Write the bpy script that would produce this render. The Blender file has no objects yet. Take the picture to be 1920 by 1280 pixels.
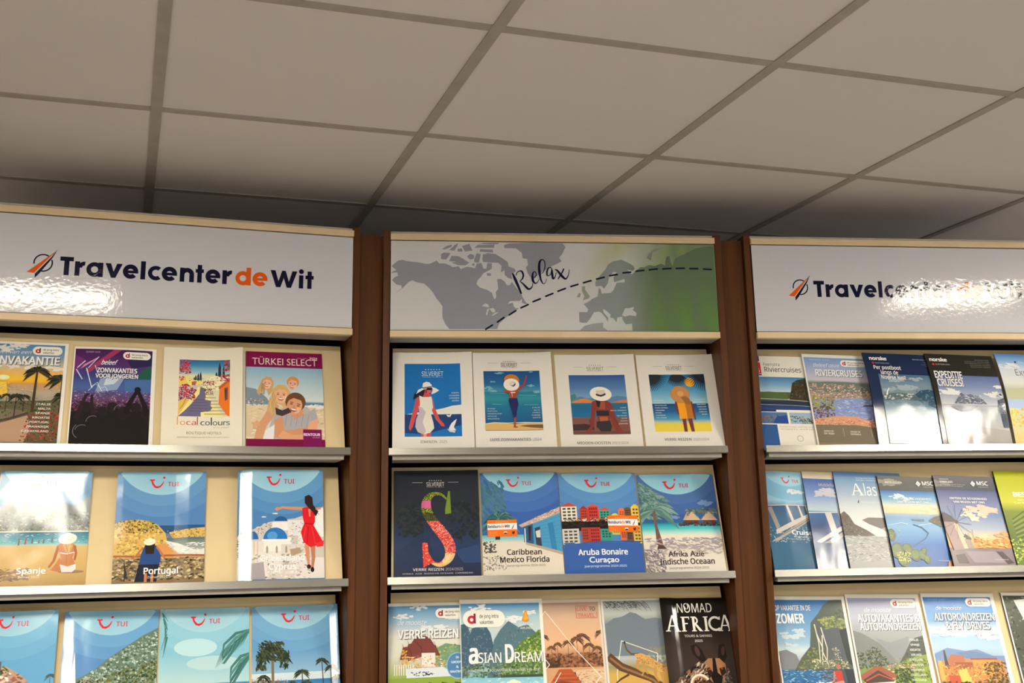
import bpy, math, random
from mathutils import Vector, Matrix
from mathutils.geometry import tessellate_polygon

S = bpy.context.scene
COL = S.collection
EYE = 1.49                       # camera height above the floor
rnd = random.Random(7)

# ------------------------------------------------------------------ camera
PITCH, ROLL, FPX = 0.24767, -0.01706, 2172.07
F_ = Vector((0, math.cos(PITCH), math.sin(PITCH)))
U_ = Vector((0, -math.sin(PITCH), math.cos(PITCH)))
R_ = Vector((1, 0, 0))
CR = R_ * math.cos(ROLL) + U_ * math.sin(ROLL)
CU = -R_ * math.sin(ROLL) + U_ * math.cos(ROLL)
cam_data = bpy.data.cameras.new('camera')
cam_data.sensor_width = 36.0
cam_data.lens = FPX / 1920 * 36.0
cam_data.shift_y = -159.6 / 1920
cam_data.clip_start = 0.05
cam = bpy.data.objects.new('camera', cam_data)
M = Matrix((CR, CU, -F_)).transposed().to_4x4()
M.translation = (0, 0, EYE)
cam.matrix_world = M
COL.objects.link(cam)
S.camera = cam

# ------------------------------------------------------------------ world, exposure
S.view_settings.view_transform = 'Standard'
S.view_settings.look = 'None'
S.view_settings.gamma = 1.0
S.view_settings.use_curve_mapping = False
S.view_settings.exposure = 0.0
W = bpy.data.worlds.new('ambient_fill')  # added ambient fill entering through the open sides of the room
S.world = W
W.use_nodes = True
bgn = W.node_tree.nodes['Background']
bgn.inputs['Color'].default_value = (0.97, 0.97, 1.0, 1)
bgn.inputs['Strength'].default_value = 0.66
LAMP_POWER = 80.0

# ------------------------------------------------------------------ materials
def lin(c):
    return tuple(((v/255)/12.92 if v/255 <= 0.04045 else ((v/255+0.055)/1.055)**2.4) for v in c[:3])

def new_mat(name):
    m = bpy.data.materials.new(name); m.use_nodes = True
    nt = m.node_tree
    return m, nt, nt.nodes['Principled BSDF']

def noise_mat(name, c1, c2, scale=8, rough=0.5, stretch=(1, 1, 1), metallic=0.0, bump=0.0, bscale=None, detail=4, spec=0.5, lo=0.35, hi=0.65):
    m, nt, b = new_mat(name)
    tc = nt.nodes.new('ShaderNodeTexCoord')
    mp = nt.nodes.new('ShaderNodeMapping'); mp.inputs['Scale'].default_value = stretch
    nt.links.new(tc.outputs['Object'], mp.inputs['Vector'])
    nz = nt.nodes.new('ShaderNodeTexNoise'); nz.inputs['Scale'].default_value = scale; nz.inputs['Detail'].default_value = detail
    nt.links.new(mp.outputs['Vector'], nz.inputs['Vector'])
    cr = nt.nodes.new('ShaderNodeValToRGB')
    cr.color_ramp.elements[0].position = lo; cr.color_ramp.elements[1].position = hi
    cr.color_ramp.elements[0].color = (*lin(c1), 1); cr.color_ramp.elements[1].color = (*lin(c2), 1)
    nt.links.new(nz.outputs['Fac'], cr.inputs['Fac'])
    nt.links.new(cr.outputs['Color'], b.inputs['Base Color'])
    b.inputs['Roughness'].default_value = rough
    b.inputs['Metallic'].default_value = metallic
    b.inputs['Specular IOR Level'].default_value = spec
    if bump:
        n2 = nt.nodes.new('ShaderNodeTexNoise'); n2.inputs['Scale'].default_value = bscale or scale*4
        nt.links.new(mp.outputs['Vector'], n2.inputs['Vector'])
        bp = nt.nodes.new('ShaderNodeBump'); bp.inputs['Strength'].default_value = 1.0; bp.inputs['Distance'].default_value = bump
        nt.links.new(n2.outputs['Fac'], bp.inputs['Height'])
        nt.links.new(bp.outputs['Normal'], b.inputs['Normal'])
    return m

def ink_mat(name, rough, bump=0.0, bscale=9.0, spec=0.5, stretch=(1, 1, 1), detail=2):
    """printed paper: the ink colour sits in the mesh attribute 'ink'"""
    m, nt, b = new_mat(name)
    at = nt.nodes.new('ShaderNodeAttribute'); at.attribute_name = 'ink'
    tc = nt.nodes.new('ShaderNodeTexCoord')
    nz = nt.nodes.new('ShaderNodeTexNoise'); nz.inputs['Scale'].default_value = 160; nz.inputs['Detail'].default_value = 3
    nt.links.new(tc.outputs['Object'], nz.inputs['Vector'])
    mr = nt.nodes.new('ShaderNodeMapRange'); mr.inputs['To Min'].default_value = 0.975; mr.inputs['To Max'].default_value = 1.025
    nt.links.new(nz.outputs['Fac'], mr.inputs['Value'])
    mx = nt.nodes.new('ShaderNodeVectorMath'); mx.operation = 'MULTIPLY'
    nt.links.new(at.outputs['Color'], mx.inputs[0]); nt.links.new(mr.outputs['Result'], mx.inputs[1])
    nt.links.new(mx.outputs['Vector'], b.inputs['Base Color'])
    b.inputs['Roughness'].default_value = rough
    b.inputs['Specular IOR Level'].default_value = spec
    if bump:
        mp = nt.nodes.new('ShaderNodeMapping'); mp.inputs['Scale'].default_value = stretch
        oi = nt.nodes.new('ShaderNodeObjectInfo')
        ad = nt.nodes.new('ShaderNodeVectorMath'); ad.operation = 'ADD'
        ml = nt.nodes.new('ShaderNodeVectorMath'); ml.operation = 'SCALE'; ml.inputs['Scale'].default_value = 37.0
        nt.links.new(oi.outputs['Location'], ml.inputs[0])
        nt.links.new(tc.outputs['Object'], ad.inputs[0]); nt.links.new(ml.outputs['Vector'], ad.inputs[1])
        nt.links.new(ad.outputs['Vector'], mp.inputs['Vector'])
        n2 = nt.nodes.new('ShaderNodeTexNoise'); n2.inputs['Scale'].default_value = bscale; n2.inputs['Detail'].default_value = detail
        nt.links.new(mp.outputs['Vector'], n2.inputs['Vector'])
        bp = nt.nodes.new('ShaderNodeBump'); bp.inputs['Distance'].default_value = bump
        nt.links.new(n2.outputs['Fac'], bp.inputs['Height'])
        nt.links.new(bp.outputs['Normal'], b.inputs['Normal'])
    return m

MAT = {
 'tile': noise_mat('mineral_ceiling_tile', (212, 206, 201), (215, 209, 204), 300, 0.95, bump=0.0001, bscale=900, spec=0.2),
 'rail': noise_mat('grey_ceiling_rail', (160, 152, 143), (168, 160, 151), 20, 0.7, spec=0.3),
 'wood': noise_mat('dark_walnut_veneer', (72, 40, 11), (92, 51, 15), 5, 0.42, (9, 9, .5), bump=0.0002, bscale=20, detail=6, spec=.22),
 'cream': noise_mat('cream_laminate', (224, 202, 156), (229, 207, 161), 12, 0.6, spec=0.3),
 'strip': noise_mat('cream_edge_strip', (222, 198, 158), (230, 206, 168), 12, 0.55, (1, 1, 1), spec=0.3),
 'underside': noise_mat('grey_laminate_board', (150, 145, 135), (158, 153, 143), 12, 0.6),
 'alu': noise_mat('brushed_aluminium', (156, 154, 146), (168, 166, 158), 30, 0.27, (1, 60, 60), metallic=0.95, bump=0.00005, bscale=60),
 'black': noise_mat('black_void_board', (14, 11, 9), (20, 16, 13), 10, 0.8, spec=0.2),
 'wall': noise_mat('darkened_brown_wall', (74, 58, 46), (80, 64, 52), 6, 0.9),  # wall colour made dark to deepen the shade above the cabinets
 'plaster': noise_mat('pale_plaster', (214, 208, 198), (220, 214, 204), 6, 0.9),
 'bounce_top': noise_mat('light_bounce_cabinet_top', (206, 200, 190), (216, 210, 200), 14, 0.8),  # cabinet top made pale to bounce light onto the ceiling
 'floor': noise_mat('pale_stone_floor', (150, 145, 140), (160, 155, 150), 60, 0.95, bump=0.002, bscale=200),
 'sign': ink_mat('glossy_sign_film', 0.06, bump=0.00022, bscale=85, detail=2, spec=.165),
 'gloss': ink_mat('glossy_cover_paper', 0.12, bump=0.006, bscale=7, stretch=(1, .55, 1), detail=2.5, spec=.21),
 'satin': ink_mat('satin_cover_paper', 0.28, bump=0.003, bscale=6, spec=.15),
 'matte': ink_mat('matte_cover_paper', 0.6, spec=0.3),
 'pages': noise_mat('white_page_edges', (205, 198, 184), (236, 230, 218), 4, 0.8, (1, 1, 900), lo=.3, hi=.7),
}
def lamp_mat():
    m, nt, b = new_mat('lit_lamp_diffuser')
    tc = nt.nodes.new('ShaderNodeTexCoord'); nz = nt.nodes.new('ShaderNodeTexNoise'); nz.inputs['Scale'].default_value = 3
    nt.links.new(tc.outputs['Object'], nz.inputs['Vector'])
    mr = nt.nodes.new('ShaderNodeMapRange'); mr.inputs['To Min'].default_value = LAMP_POWER*0.97; mr.inputs['To Max'].default_value = LAMP_POWER*1.03
    nt.links.new(nz.outputs['Fac'], mr.inputs['Value'])
    b.inputs['Base Color'].default_value = (0.9, 0.9, 0.88, 1)
    b.inputs['Emission Color'].default_value = (1.0, 0.92, 0.77, 1)
    nt.links.new(mr.outputs['Result'], b.inputs['Emission Strength'])
    return m
MAT['lamp'] = lamp_mat()
MAT['lampframe'] = noise_mat('white_lamp_frame', (225, 222, 215), (232, 229, 222), 10, 0.5)

# ------------------------------------------------------------------ mesh helpers
class MB:
    def __init__(s): s.v = []; s.f = []
    def box(s, x0, y0, z0, x1, y1, z1):
        return s.hexa([(x0,y0,z0),(x1,y0,z0),(x1,y1,z0),(x0,y1,z0),(x0,y0,z1),(x1,y0,z1),(x1,y1,z1),(x0,y1,z1)])
    def hexa(s, p):
        n = len(s.v); s.v += [tuple(q) for q in p]
        s.f += [tuple(n+i for i in f) for f in ((0,3,2,1),(4,5,6,7),(0,1,5,4),(1,2,6,5),(2,3,7,6),(3,0,4,7))]
        return s
    def prism(s, prof, x0, x1):
        """profile of (y, z) points extruded along x"""
        n = len(s.v); k = len(prof)
        s.v += [(x0, y, z) for y, z in prof] + [(x1, y, z) for y, z in prof]
        for i in range(k):
            j = (i+1) % k; s.f.append((n+i, n+j, n+k+j, n+k+i))
        s.f.append(tuple(n+i for i in reversed(range(k)))); s.f.append(tuple(n+k+i for i in range(k)))
        return s
    def build(s, name, mat, parent=None, bevel=0.0, loc=None):
        me = bpy.data.meshes.new(name); me.from_pydata(s.v, [], s.f); me.update()
        import bmesh
        bm = bmesh.new(); bm.from_mesh(me); bmesh.ops.recalc_face_normals(bm, faces=bm.faces); bm.to_mesh(me); bm.free()
        me.materials.append(mat)
        o = bpy.data.objects.new(name, me); COL.objects.link(o)
        if parent: o.parent = parent
        if loc: o.location = loc
        if bevel:
            b = o.modifiers.new('bevel', 'BEVEL'); b.width = bevel; b.segments = 2; b.limit_method = 'ANGLE'
            me.shade_smooth(); b.harden_normals = True
        return o

def thing(name, label, cat, loc, rotz=0.0, group=None):
    o = bpy.data.objects.new(name, None); o.empty_display_size = 0.05
    COL.objects.link(o); o.location = loc; o.rotation_euler = (0, 0, rotz)
    o['label'] = label; o['category'] = cat
    if group: o['group'] = group
    return o
def struct(o): o['kind'] = 'structure'; return o

# ------------------------------------------------------------------ vector print engine
TXT = {}
def sans():
    # a grotesque from Blender's own font folder, else the built-in one
    import os
    try:
        p = os.path.join(bpy.utils.system_resource('DATAFILES'), 'fonts', 'NotoSansMath-Regular.woff2')
        return bpy.data.fonts.load(p) if os.path.exists(p) else None
    except Exception:
        return None
SANS = sans()
def text_tris(s, bold=0.0):
    """outline of a line of text as triangles, height 1 = cap height"""
    key = s; face = SANS if SANS and s.isascii() else None
    if key not in TXT:
        cu = bpy.data.curves.new('lettering', 'FONT'); cu.body = s; cu.offset = 0
        if face: cu.font = face
        cu.resolution_u = 3
        ob = bpy.data.objects.new('lettering', cu); COL.objects.link(ob)
        dg = bpy.context.evaluated_depsgraph_get(); ev = ob.evaluated_get(dg); me = ev.to_mesh()
        me.calc_loop_triangles()
        vs = [(v.co.x, v.co.y) for v in me.vertices]
        tr = [[vs[i] for i in t.vertices] for t in me.loop_triangles]
        ev.to_mesh_clear(); bpy.data.objects.remove(ob); bpy.data.curves.remove(cu)
        TXT[key] = tr
    return TXT[key]
CAPH = max(p[1] for q in text_tris('H') for p in q); CAPH2 = max(p[1] for q in text_tris('Ä') for p in q)*.79

def lerp(a, b, t): return tuple(x+(y-x)*t for x, y in zip(a, b))

class Art:
    """flat printed artwork in its own units: x to the right, y down from the top edge"""
    GAIN = 1.15
    def __init__(s, w=100.0, h=141.4, gain=None, seed=1):
        s.w, s.h = w, h; s.t = []; s.lv = 0; s.g = Art.GAIN if gain is None else gain; s.r = random.Random(seed)
        s.clip = (0, 0, w, h); s.ox = 0.0
    def _c(s, c):
        return tuple(min(0.92, v*s.g) for v in lin(c))
    def _conv(s, pts, cols, lv):
        # pts convex; clip to the printed sheet
        x0, y0, x1, y1 = s.clip
        if s.ox: pts = [(p[0]+s.ox, p[1]) for p in pts]
        if any(p[0] < x0 or p[0] > x1 or p[1] < y0 or p[1] > y1 for p in pts):
            P = [(*p, *c) for p, c in zip(pts, cols)]
            for ax, lim, sg in ((0, x0, 1), (0, x1, -1), (1, y0, 1), (1, y1, -1)):
                out = []
                for i in range(len(P)):
                    a, b = P[i-1], P[i]
                    ia, ib = sg*(a[ax]-lim) >= 0, sg*(b[ax]-lim) >= 0
                    if ia != ib:
                        t = (lim-a[ax])/(b[ax]-a[ax]); out.append(lerp(a, b, t))
                    if ib: out.append(b)
                P = out
                if len(P) < 3: return
            pts = [p[:2] for p in P]; cols = [p[2:] for p in P]
        s.t.append((pts, cols, lv))
    def poly(s, pts, c, lv=None):
        c = s._c(c)
        if lv is None: s.lv += 1; lv = s.lv
        if len(pts) == 3: s._conv(pts, [c]*3, lv); return s
        for tri in tessellate_polygon([[Vector((p[0], p[1], 0)) for p in pts]]):
            s._conv([pts[i] for i in tri], [c]*3, lv)
        return s
    def rect(s, x0, y0, x1, y1, c):
        s.lv += 1; s._conv([(x0,y0),(x1,y0),(x1,y1),(x0,y1)], [s._c(c)]*4, s.lv); return s
    def grad(s, x0, y0, x1, y1, stops):
        """vertical gradient; stops = [(y, colour), ...]"""
        s.lv += 1
        for (ya, ca), (yb, cb) in zip(stops, stops[1:]):
            a, b = s._c(ca), s._c(cb)
            ya2, yb2 = max(ya, y0), min(yb, y1)
            if yb2 <= ya2: continue
            A = lerp(a, b, (ya2-ya)/(yb-ya)); B = lerp(a, b, (yb2-ya)/(yb-ya))
            s._conv([(x0,ya2),(x1,ya2),(x1,yb2),(x0,yb2)], [A, A, B, B], s.lv)
        return s
    def hgrad(s, y0, y1, stops):
        s.lv += 1
        for (xa, ca), (xb, cb) in zip(stops, stops[1:]):
            a, b = s._c(ca), s._c(cb)
            s._conv([(xa,y0),(xb,y0),(xb,y1),(xa,y1)], [a, b, b, a], s.lv)
        return s
    def quad(s, pts, cols):
        s.lv += 1; s._conv(pts, [s._c(c) for c in cols], s.lv); return s
    def ell(s, cx, cy, rx, ry, c, rot=0, n=20, a0=0, a1=360, lv=None):
        k = math.radians(rot); P = []
        full = a1-a0 >= 360
        for i in range(n + (0 if full else 1)):
            a = math.radians(a0+(a1-a0)*i/n); x, y = rx*math.cos(a), ry*math.sin(a)
            P.append((cx+x*math.cos(k)-y*math.sin(k), cy+x*math.sin(k)+y*math.cos(k)))
        if lv is None: s.lv += 1; lv = s.lv
        if full or a1-a0 <= 180: s._conv(P, [s._c(c)]*len(P), lv)
        else: s.poly(P, c, lv)
        return s
    def ring(s, cx, cy, r0, r1, c, a0=0, a1=360, n=28, sy=1.0):
        s.lv += 1; c = s._c(c)
        for i in range(n):
            p, q = (math.radians(a0+(a1-a0)*(i+d)/n) for d in (0, 1))
            s._conv([(cx+r0*math.cos(p), cy+sy*r0*math.sin(p)), (cx+r1*math.cos(p), cy+sy*r1*math.sin(p)),
                     (cx+r1*math.cos(q), cy+sy*r1*math.sin(q)), (cx+r0*math.cos(q), cy+sy*r0*math.sin(q))], [c]*4, s.lv)
        return s
    def line(s, pts, w, c, w2=None, cap=False):
        s.lv += 1; c = s._c(c); n = len(pts)
        L = []; R = []
        for i, p in enumerate(pts):
            a = pts[max(0, i-1)]; b = pts[min(n-1, i+1)]
            dx, dy = b[0]-a[0], b[1]-a[1]; l = math.hypot(dx, dy) or 1
            if isinstance(w, (list, tuple)): h = w[i]/2
            else: h = (w if w2 is None else w+(w2-w)*i/(n-1))/2
            L.append((p[0]-dy/l*h, p[1]+dx/l*h)); R.append((p[0]+dy/l*h, p[1]-dx/l*h))
        for i in range(n-1): s._conv([L[i], L[i+1], R[i+1], R[i]], [c]*4, s.lv)
        if cap:
            h = (w if not isinstance(w, (list, tuple)) else w[0])/2
            for p in (pts[0], pts[-1]):
                s._conv([(p[0]+h*math.cos(k*math.pi/5), p[1]+h*math.sin(k*math.pi/5)) for k in range(10)], [c]*10, s.lv+.3)
        return s
    def blobs(s, area, n, smin, smax, cols, asp=1.0, rot=0.0, k=6):
        """n small irregular patches of print inside a polygon or a box"""
        if len(area) == 4 and not isinstance(area[0], (tuple, list)):
            x0, y0, x1, y1 = area; poly = None
        else:
            poly = area; x0 = min(p[0] for p in poly); x1 = max(p[0] for p in poly); y0 = min(p[1] for p in poly); y1 = max(p[1] for p in poly)
        r = s.r; n = int(n*2.9); smin *= .60; smax *= .62
        for _ in range(n):
            for _t in range(30):
                x, y = r.uniform(x0, x1), r.uniform(y0, y1)
                if poly is None: break
                ins = False
                for i in range(len(poly)):
                    a, b = poly[i-1], poly[i]
                    if (a[1] > y) != (b[1] > y) and x < (b[0]-a[0])*(y-a[1])/(b[1]-a[1])+a[0]: ins = not ins
                if ins: break
            z = r.uniform(smin, smax); c = s._c(lerp(r.choice(cols), r.choice(cols), r.random()*.5)); a0 = r.uniform(0, 6.28)
            kk = math.radians(rot+r.uniform(-25, 25)); P = []; az = asp*r.uniform(.8, 1.7)
            for i in range(k):
                a = a0+6.2832*i/k; m = z*r.uniform(.55, 1.15); px, py = m*az*math.cos(a), m*math.sin(a)
                P.append((x+px*math.cos(kk)-py*math.sin(kk), y+px*math.sin(kk)+py*math.cos(kk)))
            s._conv(P, [c]*k, s.lv+1+3*r.random())
        s.lv += 4
        return s
    def text(s, t, x, y, w=None, h=3.0, c=(255, 255, 255), al='l', bold=0.0, shear=0.0, rot=0.0, sh=None, so=(.5, .5)):
        """baseline at y; h = cap height; w squeezes the line to a width"""
        if sh is not None: s.text(t, x+so[0], y+so[1], w, h, sh, al, bold, shear, rot)
        tr = text_tris(t, bold)
        if not tr: return s
        xs = [p[0] for q in tr for p in q]; mn, mx = min(xs), max(xs)
        ky = h/(CAPH if t.isascii() else CAPH2); kx = ky if w is None else w/(mx-mn)
        wd = (mx-mn)*kx; ox = x - (0 if al == 'l' else wd/2 if al == 'c' else wd)
        s.lv += 1; cc = s._c(c); k = math.radians(rot); cs, sn = math.cos(k), math.sin(k)
        d = bold*.62
        offs = [(0, 0)] if bold <= .004 else [(-d, -d*.6), (d, -d*.6), (-d, d*.6), (d, d*.6)]
        if bold > .02: offs.append((0, 0))
        for n, (ex, ey) in enumerate(offs):
            for q in tr:
                P = []
                for p in q:
                    px = (p[0]+ex-mn)*kx+shear*p[1]*ky+ox-x; py = -(p[1]+ey)*ky
                    P.append((x+px*cs-py*sn, y+px*sn+py*cs))
                s._conv(P, [cc]*3, s.lv+n*.2)
        return s
    # ---- frequent motifs
    def palm(s, x, y, H, R, trunk, leaves, n=11, lean=0.0, seed=0, w=1.2, droop=.55):
        r = random.Random(seed*13+5); tx = x+lean
        if H > 0: s.line([(x, y), (x+lean*.4, y-H*.5), (tx, y-H)], w, trunk, w*.6)
        for i in range(n):
            a = math.pi*(-1.12+1.24*i/(n-1))+r.uniform(-.12, .12); l = R*r.uniform(.75, 1.1)
            dx, dy = math.cos(a), math.sin(a)
            P = [(tx+dx*l*t, y-H+dy*l*t*.8+droop*l*t*t) for t in (0, .35, .7, 1)]
            s.line(P, [R*.1, R*.24, R*.16, R*.02], leaves[i % len(leaves)])
        return s
    def build(s, name, place, mat, parent, dz=0.000008, cell=4.0):
        """place(x, y, lift) -> (position, normal) in the parent's frame"""
        V = []; Fc = []; C = []; N = []
        for pts, cols, lv in s.t:
            xs = [p[0] for p in pts]; ys = [p[1] for p in pts]
            fn = cols if callable(cols) else None
            parts = [(list(pts), [(0, 0, 0)]*len(pts) if fn else list(cols))]
            for ax, arr in ((0, xs), (1, ys)):
                lo, hi = min(arr), max(arr)
                k0, k1 = math.floor(lo/cell), math.ceil(hi/cell)
                if k1-k0 < 2: continue
                for k in range(k0+1, k1):
                    lim = k*cell; nxt = []
                    for P, Q in parts:
                        v = [p[ax]-lim for p in P]
                        if min(v) >= -1e-9 or max(v) <= 1e-9: nxt.append((P, Q)); continue
                        A, AC, B, BC = [], [], [], []
                        for i in range(len(P)):
                            a, b = P[i-1], P[i]; va, vb = v[i-1], v[i]
                            if va*vb < 0:
                                t = va/(va-vb); q = lerp(a, b, t); c = lerp(Q[i-1], Q[i], t)
                                A.append(q); AC.append(c); B.append(q); BC.append(c)
                            if vb >= 0: A.append(b); AC.append(Q[i])
                            if vb <= 0: B.append(b); BC.append(Q[i])
                        if len(A) > 2: nxt.append((A, AC))
                        if len(B) > 2: nxt.append((B, BC))
                    parts = nxt
            for P, Q in parts:
                ar = sum(P[i-1][0]*P[i][1]-P[i][0]*P[i-1][1] for i in range(len(P)))
                if abs(ar) < 1e-5: continue
                if ar > 0: P = P[::-1]; Q = Q[::-1]
                if fn: Q = [fn(*p) for p in P]
                n0 = len(V)
                for p, c in zip(P, Q):
                    pos, nor = place(p[0], p[1], lv*dz)
                    V.append(pos); N.append(nor); C += [*c[:3], 1.0]
                Fc.append(tuple(range(n0, len(V))))
        me = bpy.data.meshes.new(name); me.from_pydata(V, [], Fc)
        at = me.attributes.new('ink', 'FLOAT_COLOR', 'POINT'); at.data.foreach_set('color', C)
        me.shade_smooth()
        me.normals_split_custom_set_from_vertices(N)
        me.materials.append(mat); me.update()
        o = bpy.data.objects.new(name, me); COL.objects.link(o)
        if parent: o.parent = parent
        return o

# ------------------------------------------------------------------ room
GR, GX, GY, CEIL = 0.32236, -0.96972, 2.96682, EYE+0.95646
def gpt(i, j, z=0.0):
    u, v = i*0.6, -j*0.6
    return (GX+math.cos(GR)*u-math.sin(GR)*v, GY+math.sin(GR)*u+math.cos(GR)*v, z)
GRIDM = Matrix.Translation((GX, GY, 0)) @ Matrix.Rotation(GR, 4, 'Z')
I0, I1, J0, J1 = -4, 9, -2, 10
LAMPS = ((-.50, 3.5, 'lit square ceiling lamp panel in front of the left display cabinet'),
         (4.32, 3.5, 'lit square ceiling lamp panel in front of the right display cabinet'),
         (-.50, 7.5, 'added unseen square ceiling lamp panel further back behind the left lamp'),
         (4.32, 7.5, 'added unseen square ceiling lamp panel further back behind the right lamp'))
LH = .275                        # half width of a lamp opening
HOLES = [(ci*.6-LH, -cj*.6-LH, ci*.6+LH, -cj*.6+LH) for ci, cj, _l in LAMPS]
def spans(a0, a1, cuts):
    """what is left of a0..a1 after taking the cuts out"""
    out = [(a0, a1)]
    for c0, c1 in cuts:
        out = [q for p0, p1 in out for q in ((p0, min(p1, c0)), (max(p0, c1), p1)) if q[1]-q[0] > 1e-6]
    return out
b = MB()
X0_, X1_, Y0_, Y1_ = I0*.6, I1*.6, -J1*.6, -J0*.6
xs = sorted({X0_, X1_, *[h[0] for h in HOLES], *[h[2] for h in HOLES]})
for xa, xb in zip(xs, xs[1:]):
    for ya, yb in spans(Y0_, Y1_, [(h[1], h[3]) for h in HOLES if h[0] < (xa+xb)/2 < h[2]]):
        b.box(xa, ya, CEIL, xb, yb, CEIL+.02)
ceiling = struct(b.build('ceiling', MAT['tile'])); ceiling.matrix_world = GRIDM
for i in range(I0, I1+1):
    r = MB()
    for ya, yb in spans(Y0_, Y1_, [(h[1], h[3]) for h in HOLES if h[0]-.012 < i*.6 < h[2]+.012]): r.box(i*.6-.012, ya, CEIL-.003, i*.6+.012, yb, CEIL+.001)
    r.build('ceiling_rail', MAT['rail'], ceiling)
for j in range(J0, J1+1):
    r = MB()
    for xa, xb in spans(X0_, X1_, [(h[0], h[2]) for h in HOLES if h[1]-.012 < -j*.6 < h[3]+.012]): r.box(xa, -j*.6-.012, CEIL-.0026, xb, -j*.6+.012, CEIL+.001)
    r.build('ceiling_rail', MAT['rail'], ceiling)
floor = struct(MB().box(I0*.6, -J1*.6, -.03, I1*.6, -J0*.6, 0).build('floor', MAT['floor'])); floor.matrix_world = GRIDM
wb = struct(MB().box(I0*.6, .62, 0, I1*.6, .72, CEIL).build('wall_back', MAT['wall'])); wb.matrix_world = GRIDM
wl = struct(MB().box(I0*.6-.1, -J1*.6, 0, I0*.6, .62, CEIL).build('wall_left', MAT['plaster'])); wl.matrix_world = GRIDM

# lamps set in the ceiling just in front of the display cabinets, and an unseen row added behind for room light
for ci, cj, lab in LAMPS:
    x, y, z = gpt(ci, cj, CEIL)
    t = thing('ceiling_lamp', lab, 'lamp', (x, y, z), GR, 'square lamp panels in the ceiling')
    h = LH-.002
    f = MB()
    for q in ((-h, -h, h, -h+.006), (-h, h-.006, h, h), (-h, -h+.006, -h+.006, h-.006), (h-.006, -h+.006, h, h-.006)):
        f.box(q[0], q[1], -.004, q[2], q[3], .052)
    f.build('lamp_frame', MAT['lampframe'], t)
    MB().box(-h+.006, -h+.006, .038, h-.006, h-.006, .046).build('diffuser', MAT['lamp'], t)

# ------------------------------------------------------------------ display cabinets
UNITS = {'left': (-1.23184, 2.60929, 0.34142), 'middle': (-0.31807, 2.93559, 0.11725), 'right': (0.64703, 3.04614, 0.12334)}
OPEN = 0.872
LIPZ = (EYE+0.2505, EYE-0.0610, EYE-0.3725)
TILT = math.radians(18); VB = 0.012
SIGN_W, SIGN_H = 0.8692, 0.2375

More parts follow.
